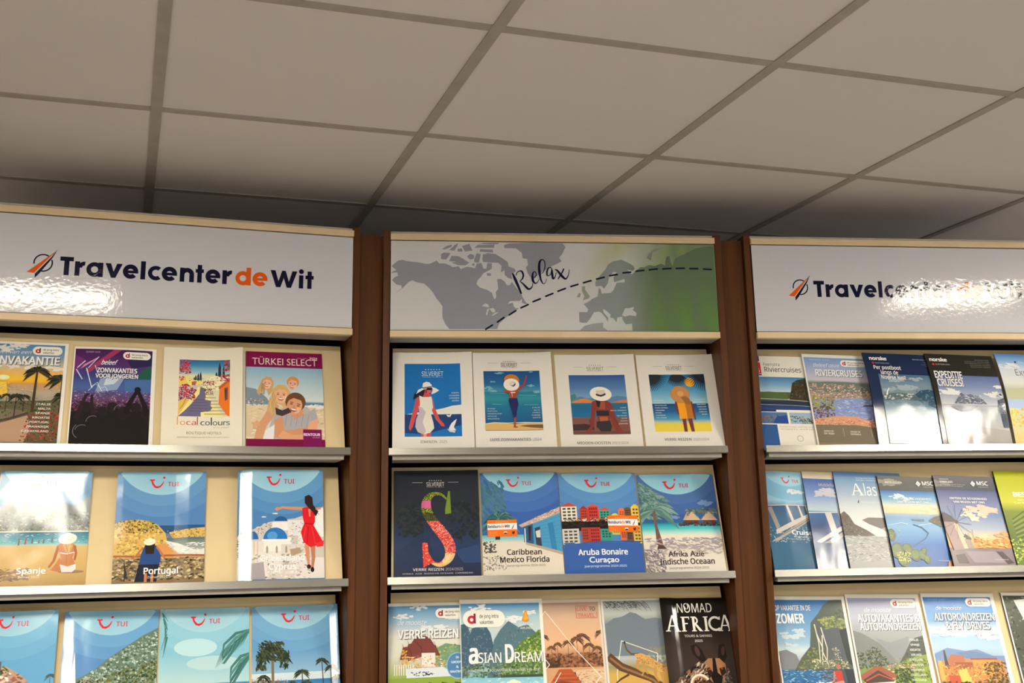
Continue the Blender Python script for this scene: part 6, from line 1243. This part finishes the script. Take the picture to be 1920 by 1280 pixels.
def art_msc_bay(A):
    A.grad(0, 0, 100, A.h, [(0, (110, 108, 102)), (22, (86, 88, 88)), (22.4, (66, 112, 176)), (36, (130, 176, 206)), (44, (206, 206, 190)), (54, (222, 200, 150)), (57, (150, 170, 186)), (62, (110, 150, 190)), (76, (110, 160, 200)), (100, (44, 100, 170)), (A.h, (36, 76, 140))])
    cloud(A, 14, 10, 20, (150, 146, 138), 10); cloud(A, 30, 33, 16, (206, 222, 232), 8); cloud(A, 70, 50, 18, (216, 206, 180), 8)
    A.poly([(64, 66), (74, 60), (84, 58), (100, 50), (100, 90), (90, 78), (76, 72)], (92, 84, 76)); A.blobs([(66, 66), (84, 59), (100, 54), (100, 84), (80, 72)], 40, .8, 2.2, [(70, 68, 62), (130, 118, 104), (90, 90, 76)])
    A.ox = -8; A.poly([(46, 64), (66, 64), (66, 67), (48, 66)], (96, 110, 116)); A.line([(48, 72), (60, 76), (68, 84), (62, 92), (44, 102), (34, 108)], 1.6, (50, 80, 110)); A.line([(10, 74), (30, 70), (40, 72)], 1, (190, 214, 226)); A.line([(56, 73), (76, 70)], .7, (206, 220, 226))
    for x, y, rx, ry, r in ((12, 88, 6, 9, 10), (4, 84, 6, 8, -20), (16, 110, 9, 12, 20), (32, 108, 7, 9, -10), (42, 116, 8, 9, 30), (2, 104, 7, 11, 0), (22, 124, 8, 9, 0), (52, 116, 6, 7, 10), (58, 122, 5, 6, 0), (56, 110, 4, 5, 0)): A.ell(x, y, rx, ry, (66, 84, 44), r); A.ell(x-1, y-1, rx*.7, ry*.74, (86, 106, 56), r); A.blobs((x-rx*.6, y-ry*.6, x+rx*.6, y+ry*.6), 5, .3, .6, [(140, 150, 96)])
    A.ox = 0; A.blobs((6, 112, 26, 126), 40, .7, 1.6, [(206, 206, 70), (226, 220, 110), (150, 160, 50)]); A.blobs((0, 76, 20, 90), 10, .5, 1, [(190, 200, 80)]); A.poly([(80, 126), (92, 114), (100, 108), (100, 134), (78, 134)], (170, 120, 80))
    A.text('SEIZOEN', 10, 7, 14, 1.8, (220, 220, 216)); A.text('WINTER 2025/2026', 10, 11.4, 26, 2.6, (230, 228, 222), bold=.03); msc(A, 61, 11, .9)
    A.text('ONTDEK DE SCHOONHEID', 47, 35.6, 58, 3.0, (236, 240, 242), 'c', .025); A.text('VAN REIZEN MET ONS', 47, 40.6, 49, 3.0, (236, 240, 242), 'c', .025); A.text('msccruises.nl', 66, 124, 20, 1.6, (206, 206, 206))
def art_msc_mill(A):
    A.grad(0, 0, 100, A.h, [(0, (104, 102, 106)), (22, (84, 86, 98)), (22.4, (86, 94, 136)), (44, (124, 130, 166)), (60, (120, 140, 176)), (80, (160, 170, 186)), (90, (214, 190, 150)), (100, (222, 160, 96)), (106, (214, 150, 90)), (108, (120, 104, 104)), (A.h, (106, 96, 98))])
    cloud(A, 10, 12, 18, (136, 130, 130), 10); cloud(A, 60, 52, 26, (206, 190, 170), 18); cloud(A, 48, 60, 18, (220, 206, 186), 10); cloud(A, 90, 88, 18, (206, 160, 120), 10); cloud(A, 60, 92, 14, (216, 196, 160), 8); A.blobs((44, 94, 96, 106), 30, 1, 3, [(226, 150, 80), (206, 130, 70), (230, 190, 130)], 3)
    A.ox = -8
    A.poly([(4, 58), (12, 56), (22, 62), (28, 70), (18, 72), (4, 70)], (76, 70, 74)); A.poly([(6, 70), (28, 70), (34, 88), (38, 110), (14, 112)], (150, 128, 124)); A.poly([(22, 72), (28, 70), (34, 88), (38, 110), (30, 110)], (206, 182, 160))
    for a in range(12): t = math.radians(a*30+8); A.line([(27, 70), (27+23*math.cos(t), 70+25*math.sin(t))], .5, (70, 60, 60))
    A.ell(27, 70, 3, 2.6, (84, 64, 58)); A.poly([(32, 92), (36, 87), (44, 94), (42, 96)], (80, 74, 76)); A.poly([(33, 95), (42, 95), (46, 110), (36, 110)], (150, 134, 124)); 
    for q in ([(44, 96), (40, 86)], [(48, 96), (48, 80)], [(48, 96), (54, 94)]): A.line(q, .5, (80, 70, 70))
    A.ox = 0; A.poly([(0, 112), (30, 108), (56, 110), (100, 106), (100, 134), (0, 134)], (124, 112, 116)); A.ox = -8; A.poly([(30, 112), (76, 112), (88, 128), (40, 128)], (146, 134, 142)); A.poly([(76, 112), (86, 112), (100, 128), (90, 130)], (70, 62, 66)); A.poly([(14, 118), (28, 116), (32, 130), (16, 130)], (90, 80, 80))
    A.ox = 0; A.text('SEIZOEN', 8, 7, 14, 1.8, (220, 220, 216)); A.text('ZOMER 2025', 8, 11.4, 20, 2.6, (230, 228, 222), bold=.03); A.text('Middellandse Zee en', 8, 14.6, 38, 1.6, (190, 190, 190)); A.text('Noord Europa', 8, 17.2, 34, 1.6, (190, 190, 190)); msc(A, 59, 12, .9)
    A.text('ONTDEK DE SCHOONHEID', 46, 36.4, 57, 3.0, (236, 236, 238), 'c', .025); A.text('VAN REIZEN MET ONS', 46, 41.6, 48, 3.0, (236, 236, 238), 'c', .025); A.text('msccruises.nl', 64, 124, 20, 1.6, (206, 206, 206))
def art_terraces(A):
    A.grad(0, 0, 100, A.h, [(0, (170, 176, 40)), (20, (176, 182, 52)), (46, (190, 190, 70)), (60, (120, 134, 60)), (100, (84, 104, 50)), (A.h, (90, 110, 50))])
    for i in range(16): A.line([(10, 72+i*3.2-i*.4), (30, 60+i*3.4), (60, 56+i*3.6), (100, 50+i*3.6)], 1.2, (134, 146, 64) if i % 2 else (66, 84, 48))
    A.blobs((34, 46, 100, 60), 30, 1, 3, [(220, 196, 40), (206, 180, 50)], 2.4); A.blobs((0, 100, 100, 134), 140, 1.2, 3, [(190, 196, 60), (150, 164, 50), (110, 130, 50), (206, 210, 90)]); A.blobs((50, 84, 60, 92), 8, 1, 2, [(190, 90, 60), (226, 190, 150)])
    A.text('WERELDREIZEN', 46, 26, 60, 5, (236, 236, 206)); A.text('BESTEMMINGEN', 22, 38, 88, 6.6, (240, 240, 224), bold=.05); A.text('Azie Afrika Amerika', 26, 44, 60, 2.8, (226, 226, 170)); A.text('Caribbean Australie', 20, 48.4, 66, 2.8, (226, 226, 170))

def art_fjord(A):
    A.rect(0, 0, 100, A.h, WH); A.clip = (2, 4.6, 96, A.h)
    A.grad(0, 4, 96, A.h, [(4, (70, 116, 170)), (30, (96, 144, 190)), (60, (150, 184, 204)), (68, (196, 210, 214)), (92, (120, 150, 170)), (93, (56, 108, 150)), (110, (50, 104, 160)), (A.h, (52, 98, 150))])
    for x, y, s in ((24, 50, 18), (34, 44, 10), (20, 64, 12)): cloud(A, x, y, s, (190, 206, 216), 8)
    A.poly([(0, 70), (12, 68), (24, 74), (30, 92), (0, 92)], (120, 124, 128)); A.poly([(20, 92), (30, 78), (44, 64), (48, 46), (50, 34), (62, 22), (70, 12), (80, 5), (100, 4), (100, 94), (20, 94)], (84, 92, 84))
    A.blobs([(22, 92), (46, 64), (60, 70), (64, 92)], 60, 1, 2.8, [(104, 116, 70), (76, 90, 60), (130, 136, 86)]); A.blobs([(60, 30), (80, 26), (100, 30), (100, 40), (70, 44)], 60, 1, 3, [(130, 140, 80), (100, 116, 66), (160, 164, 104)]); A.poly([(62, 44), (84, 40), (96, 46), (96, 80), (84, 84), (68, 78)], (84, 90, 96)); A.blobs([(82, 20), (100, 10), (100, 30), (84, 28)], 24, 1, 3, [(64, 76, 60), (90, 104, 90)]); A.poly([(86, 44), (100, 40), (100, 92), (90, 84)], (52, 60, 58))
    for q in ([(54, 36), (56, 60), (54, 84)], [(62, 40), (66, 66), (62, 88)], [(55, 48), (60, 66), (56, 88)], [(62, 50), (59, 70), (64, 86)]): A.line(q, 1.5, (214, 206, 196), 1.0)
    A.blobs((44, 80, 90, 92), 70, .8, 2.2, [(170, 164, 130), (110, 116, 80), (206, 200, 180), (84, 90, 70)]); A.blobs((72, 66, 82, 80), 16, .8, 2, [(190, 186, 180), (120, 124, 100)])
    A.poly([(50, 92), (100, 92), (100, 134), (64, 134)], (70, 80, 88)); A.blobs((4, 93, 76, 130), 130, .5, 1.4, [(80, 140, 184), (40, 88, 140), (150, 186, 206)], 3.4); A.poly([(84, 92), (100, 92), (100, 134), (88, 134)], (46, 54, 62))
    A.ell(76, 89, 2.6, 3.4, (176, 104, 84)); A.poly([(70, 94), (80, 94), (80, 108), (72, 108)], (186, 60, 44)); A.poly([(68, 108), (80, 106), (84, 114), (76, 120), (68, 116)], (216, 140, 130)); A.line([(70, 95), (68, 106), (58, 112)], 2, (190, 120, 96)); A.blobs((44, 108, 64, 116), 24, .6, 1.6, [(226, 230, 232)], 2); A.blobs((56, 116, 80, 130), 20, .4, 1.0, [(206, 220, 226)])
    A.clip = (0, 0, 100, A.h); A.rect(96, 0, 100, A.h, WH); A.text('OP VAKANTIE IN DE', 4, 18.4, 48, 6.4, (232, 232, 226), bold=.014); A.text('ZOMER', 5, 34.5, 36, 11.5, (244, 242, 234), bold=.05)
def art_alps(A):
    A.rect(0, 0, 100, A.h, WH); A.clip = (2, 5, 95, A.h)
    A.grad(0, 5, 95, A.h, [(5, (150, 156, 184)), (30, (176, 178, 196)), (44, (160, 164, 170)), (70, (140, 146, 140)), (96, (120, 140, 80)), (A.h, (120, 150, 60))])
    A.poly([(0, 46), (14, 50), (34, 62), (50, 80), (54, 92), (0, 92)], (120, 126, 124)); A.poly([(30, 56), (50, 62), (76, 54), (70, 70), (56, 88)], (136, 142, 146)); A.poly([(56, 88), (66, 76), (76, 62), (84, 56), (100, 52), (100, 100), (56, 100)], (76, 86, 80)); A.blobs([(66, 78), (84, 58), (100, 54), (100, 84)], 50, 1, 2.6, [(64, 74, 64), (90, 98, 88), (50, 60, 52)])
    A.poly([(44, 96), (60, 86), (76, 80), (100, 76), (100, 134), (44, 134)], (132, 152, 70)); A.blobs((58, 80, 80, 90), 16, 1, 2.6, GR1); A.poly([(50, 108), (70, 104), (100, 112), (100, 134), (50, 134)], (140, 170, 60)); A.blobs([(70, 84), (100, 80), (100, 112), (80, 104)], 50, 1, 2.6, [(70, 84, 44), (110, 130, 60), (90, 110, 54), (150, 164, 84)])
    A.blobs([(0, 76), (10, 74), (24, 68), (30, 66), (38, 78), (44, 90), (0, 96)], 70, 1, 2.8, [(76, 90, 50), (60, 76, 44), (100, 106, 60), (50, 62, 42)]); A.blobs((40, 88, 76, 98), 40, .8, 1.9, [(216, 206, 190), (170, 100, 70), (140, 80, 60), (90, 100, 60)], 1.4); A.blobs((48, 94, 72, 112), 70, 1, 2.6, [(56, 70, 42), (80, 92, 54), (44, 56, 36)])
    A.poly([(6, 110), (6, 134), (46, 134), (46, 108), (44, 106), (8, 108)], (216, 206, 190)); A.poly([(2, 102), (22, 92), (30, 91), (50, 102), (48, 105), (40, 106), (30, 104), (10, 106), (2, 108)], (150, 84, 62)); A.poly([(4, 108), (26, 96), (46, 108), (44, 110), (8, 112)], (70, 56, 48)); A.line([(8, 109), (26, 101), (44, 108)], 1.6, (190, 72, 56)); A.line([(9, 119), (44, 118)], 1.8, (176, 90, 66))
    for x in (11, 20, 29, 38): A.rect(x, 112, x+5, 116.5, (60, 54, 52)); A.rect(x, 122, x+5, 126.5, (66, 60, 56)); A.ell(x+2.4, 117.4, 2.6, 1.1, (200, 70, 56))
    A.blobs((34, 116, 52, 130), 40, 1, 2.4, [(70, 84, 46), (100, 110, 66), (56, 70, 40)])
    A.clip = (0, 0, 100, A.h); A.text('de mooiste', 22, 23, 36, 5.2, (222, 222, 226), shear=.3); title(A, 'AUTOVAKANTIES &', 12, 35.6, 84, 9.4); title(A, 'AUTORONDREIZEN', 13, 46.2, 82, 9.0)
    blurb(A, ['ITALIE', 'SPANJE', 'KROATIE', 'IERLAND', 'SCHOTLAND', 'SLOVENIE', 'FRANKRIJK', 'DUITSLAND', 'OOSTENRIJK', 'SCANDINAVIE', 'ZWITSERLAND'], 88, 60, 24, 3.0, 6.2, (238, 236, 228), 'r', .03); pill(A, 60, 6.5, 95, 17.5)
def art_alhambra(A):
    A.rect(0, 0, 100, A.h, WH); A.clip = (2, 5, 95, A.h)
    A.grad(0, 5, 95, A.h, [(5, (78, 124, 190)), (36, (120, 166, 210)), (48, (206, 214, 222)), (56, (160, 192, 220)), (70, (170, 196, 220)), (A.h, (120, 110, 90))])
    for x, y, s in ((40, 47, 26), (80, 54, 18), (22, 50, 16)): cloud(A, x, y, s, (214, 222, 230), 10)
    A.poly([(0, 78), (20, 70), (44, 74), (60, 72), (80, 80), (100, 80), (100, 92), (0, 92)], (120, 144, 184)); A.poly([(30, 76), (50, 74), (64, 76), (84, 82), (60, 86), (40, 82)], (110, 132, 170))
    A.poly([(0, 92), (12, 86), (22, 84), (50, 84), (66, 84), (92, 86), (92, 112), (0, 112)], (200, 134, 80)); A.rect(4, 86, 9, 110, (226, 170, 90)); A.poly([(12, 96), (14, 74), (16, 72), (18, 96)], (70, 70, 66)); A.poly([(18, 84), (24, 78), (40, 80), (40, 92), (18, 94)], (176, 110, 84)); A.rect(50, 84, 80, 104, (216, 150, 84)); A.rect(48, 83, 84, 85, (160, 84, 60)); A.rect(26, 88, 50, 96, (150, 90, 66)); A.blobs((10, 90, 86, 116), 90, .9, 2.4, [(226, 176, 96), (176, 96, 60), (206, 130, 70), (140, 80, 56), (236, 200, 120)], 1.2)
    A.rect(14, 104, 40, 116, (190, 84, 60)); A.poly([(28, 98), (40, 96), (44, 112), (30, 112)], (230, 190, 100)); A.blobs((64, 88, 94, 114), 70, 1, 2.6, [(110, 90, 54), (84, 76, 44), (60, 60, 36), (140, 110, 60)]); A.blobs((2, 112, 95, 134), 190, 1, 2.6, [(66, 70, 36), (96, 92, 46), (50, 52, 30), (120, 112, 60), (110, 76, 50)])
    A.clip = (0, 0, 100, A.h); A.text('de mooiste', 16, 22, 35, 5, (232, 236, 240), shear=.3); title(A, 'AUTORONDREIZEN', 12, 35.4, 82, 9.2, so=(.8, .8)); title(A, '& FLY DRIVES', 25, 46.4, 60, 9.2, so=(.8, .8)); A.text('in Europa', 62, 55, 29, 5, (206, 206, 206), shear=.3); A.text('ZOMER 2025', 8, 9.5, 24, 2, (150, 180, 214)); pill(A, 59, 6.5, 94, 17.5)
def art_waterfall(A):
    A.rect(0, 0, 100, A.h, WH); A.clip = (2, 4, 96, A.h)
    A.rect(0, 4, 96, A.h, (76, 82, 72)); A.blobs((0, 4, 96, 130), 130, 1.2, 3.4, [(60, 68, 54), (96, 100, 84), (44, 52, 44), (120, 122, 106)]); A.poly([(16, 10), (60, 6), (70, 60), (64, 100), (60, 134), (30, 134), (34, 100), (28, 50)], (214, 214, 208)); A.blobs((22, 8, 60, 130), 60, .8, 2.4, [(226, 226, 222), (190, 192, 190)], .4)
    A.text('de mooiste', 30, 33, 34, 6, (60, 60, 60), shear=.3); A.clip = (0, 0, 100, A.h)

# ------------------------------------------------------------------ the brochures on their shelves
P = brochure
# left cabinet
P('sunset palm beach brochure with a big white ZONVAKANTIE title', 'left', 0, .002, art_sunset, .198, .265, t=.006, edge=(214, 170, 90), seed=11)
P('dark purple concert crowd brochure titled ZONVAKANTIES VOOR JONGEREN', 'left', 0, .2135, art_concert, .1895, .259, t=.005, edge=(90, 50, 90), seed=12, bow=.003)
P('white brochure half hidden behind the painted stairs brochure', 'left', 0, .4275, art_blank_white, .190, .262, t=.0045, mat='matte', seed=13)
P('white local colours brochure with a painting of orange houses and stairs', 'left', 0, .4205, art_stairs, .189, .265, t=.0035, lift=.0058, curl=.016, mat='matte', seed=14)
P('wine red brochure of a smiling family on a beach titled TÜRKEI SELECT', 'left', 0, .6195, art_family, .1925, .264, t=.006, mat='satin', edge=(90, 20, 50), seed=16)
P('blue beach brochure titled Spanje with a seated woman in a white hat', 'left', 1, .076, art_spanje, .199, .267, t=.006, edge=(200, 206, 206), seed=21, bow=.001, sway=.0004, flop=(-.027, .0885))
P('blue brochure titled Portugal with ochre cliffs and a stone wall', 'left', 1, .3315, art_portugal, .2035, .267, t=.005, edge=(206, 212, 214), seed=22, bow=.001, flop=(-.03, .08), ramp=((0, .05, .11), (.66, .82, .155)))
P('blue brochure titled Griekenland Cyprus with a woman in a red dress', 'left', 1, .6095, art_greece, .2065, .268, t=.006, edge=(206, 212, 214), seed=23, flop=(.045, .05), ramp=((.02, .165, .23),))
P('blue brochure with terracotta hill town under a dark tower', 'left', 2, .028, art_town, .197, .265, t=.006, edge=(206, 212, 214), seed=24, flop=(.07, 0), raise_r=.010)
P('blue brochure with a green hillside above orange fortress walls', 'left', 2, .2368, art_castle, .2062, .265, t=.007, edge=(206, 212, 214), seed=25, raise_l=.010, ramp=((.05, .08, .06),))
P('pale blue brochure with a straw hat in the sea under palm fronds', 'left', 2, .4466, art_sea, .2044, .265, t=.007, edge=(206, 212, 214), seed=26, sway=.0008)
P('blue brochure with dark palm trees along a bay, beside the wooden post', 'left', 2, .657, art_palms, .2065, .265, t=.006, edge=(206, 212, 214), seed=27, sway=.0006, ramp=((.90, 1, .29),))
# middle cabinet
P('white brochure showing a woman in a white dress and wide sun hat', 'middle', 0, .0093, art_jet_dress, .2085, .276, t=.006, curl=.007, mat='matte', seed=31)
P('white brochure showing a waving woman in a long blue skirt', 'middle', 0, .2205, art_jet_wave, .2095, .277, t=.004, curl=.008, mat='matte', seed=32)
P('white brochure showing a woman in a black bikini seated on sand', 'middle', 0, .4395, art_jet_sit, .2155, .270, t=.006, curl=.006, mat='matte', seed=33)
P('white brochure showing a woman in yellow under palm leaves and sun', 'middle', 0, .6618, art_jet_yellow, .2095, .270, t=.006, curl=.007, mat='matte', seed=34)
P('dark navy brochure with a big floral letter S', 'middle', 1, .0148, art_big_s, .2165, .277, t=.012, curl=.003, mat='satin', edge=(36, 40, 48), seed=35)
P('blue brochure titled Caribbean Mexico Florida with a blue beach hut', 'middle', 1, .237, art_caribbean, .2025, .271, t=.006, edge=(206, 212, 214), seed=36, bow=.004, sticker=(.014, .127, .075, .0435, sticker_art))
P('blue brochure titled Aruba Bonaire Curaçao with colourful waterfront houses', 'middle', 1, .4415, art_curacao, .2035, .267, t=.006, edge=(206, 212, 214), seed=37, bow=.004, sticker=(.119, .116, .079, .0435, sticker_art))
P('blue brochure titled Afrika Azië Indische Oceaan with a lagoon and palm', 'middle', 1, .6485, art_lagoon, .2065, .262, t=.006, edge=(206, 212, 214), seed=38, bow=.003)
P('brochure titled VERRE REIZEN with a red roofed temple and lawn', 'middle', 2, .004, art_temple, .186, .263, t=.005, seed=41)
P('white edged Asian Dream brochure with green cliffs above a bay', 'middle', 2, .1815, art_asian, .210, .267, t=.004, raise_l=.0034, lift=.0036, mat='satin', seed=42)
P('brown toned LIVE TO TRAVEL brochure with a wooden boardwalk and palms', 'middle', 2, .352, art_boardwalk, .190, .264, t=.003, mat='satin', edge=(170, 130, 110), seed=43)
P('grey and gold brochure of a leopard walking down a branch', 'middle', 2, .5425, art_leopard, .186, .262, t=.004, mat='satin', edge=(200, 194, 184), seed=44)
P('black NOMAD AFRICA brochure with a wild dog portrait', 'middle', 2, .6945, art_wilddog, .176, .260, t=.004, raise_l=.0064, edge=(26, 24, 24), seed=45, ramp=((.09, .12, -.24), (.16, .24, -.24)))
# right cabinet: each brochure overlaps the one before it
LN = math.radians(1.3)
LAST = {}
def R_(label, tier, u, art, w, top, k, t=.005, extra=0.0, **kw):
    """each brochure's left edge lies on the right part of the one before it"""
    rl = .0004
    if k:
        pu, pw, pr, pt = LAST[tier]
        rl = pr*(1-(u-pu)/pw)+pt+.0006
    LAST[tier] = (u, w, rl, t+extra)
    return P(label, 'right', tier, u, art, w, top, lean=LN, t=t, raise_l=rl, **kw)
R_('white Feenstra Riviercruises brochure with a dark river cliff photo', 0, .002, art_loreley, .190, .264, 0, mat='satin', edge=(40, 60, 100), seed=51)
R_('hazy RIVIERCRUISES brochure with a city along a river bend', 0, .147, art_prague, .195, .268, 1, mat='satin', edge=(206, 204, 206), seed=52)
R_('navy norske brochure titled Per postboot langs de Noorse kust', 0, .3135, art_postboat, .195, .264, 1, edge=(20, 28, 50), seed=53, knee=(.14, .42, -.16))
R_('dark brown norske brochure titled EXPEDITIE CRUISES with icy peaks', 0, .4925, art_expedition, .198, .262, 1, edge=(26, 25, 23), seed=54, knee=(.14, .42, -.16))
R_('pale blue brochure with yellow flowers, cut off by the frame edge', 0, .6975, art_sunflower, .166, .264, 1, edge=(90, 120, 160), seed=55, mat='satin', knee=(.14, .42, -.16))
R_('blue Cruises brochure with a ship railing beside the wooden post', 1, .0045, art_cruise_rail, .150, .262, 0, edge=(60, 70, 70), seed=61, flop=(-.06, .06), ramp=((.36, .76, -.13),), extra=.0045)
R_('blue violet ship railing brochure with cream glare painted across its top', 1, .119, art_blue_rail, .150, .261, 1, edge=(50, 60, 70), seed=62)
R_('grey blue Alaska brochure with a breaching whale', 1, .2055, art_alaska, .190, .259, 1, mat='satin', edge=(30, 34, 42), seed=63)
R_('cruise brochure with cactus in front of a curved blue bay', 1, .326, art_msc_bay, .186, .246, 1, edge=(16, 16, 18), mat='satin', seed=64, t=.006)
R_('cruise brochure with an old windmill at sunset', 1, .4845, art_msc_mill, .186, .246, 1, edge=(16, 16, 18), mat='satin', seed=65, t=.006)
R_('yellow green brochure with rice terraces, cut off by the frame edge', 1, .6605, art_terraces, .190, .257, 1, edge=(24, 26, 20), mat='satin', seed=66, t=.006)
R_('OP VAKANTIE IN DE ZOMER brochure with a fjord cliff and blue water', 2, .0105, art_fjord, .1995, .256, 0, mat='satin', seed=71)
R_('AUTOVAKANTIES brochure with an alpine chalet on green slopes', 2, .214, art_alps, .2, .257, 0, mat='satin', seed=72)
R_('AUTORONDREIZEN FLY DRIVES brochure with an orange hilltop palace', 2, .4215, art_alhambra, .201, .255, 0, mat='satin', seed=73)
R_('grey green waterfall brochure at the right edge of the lowest shelf', 2, .645, art_waterfall, .198, .252, 0, mat='satin', edge=(60, 64, 58), seed=74)
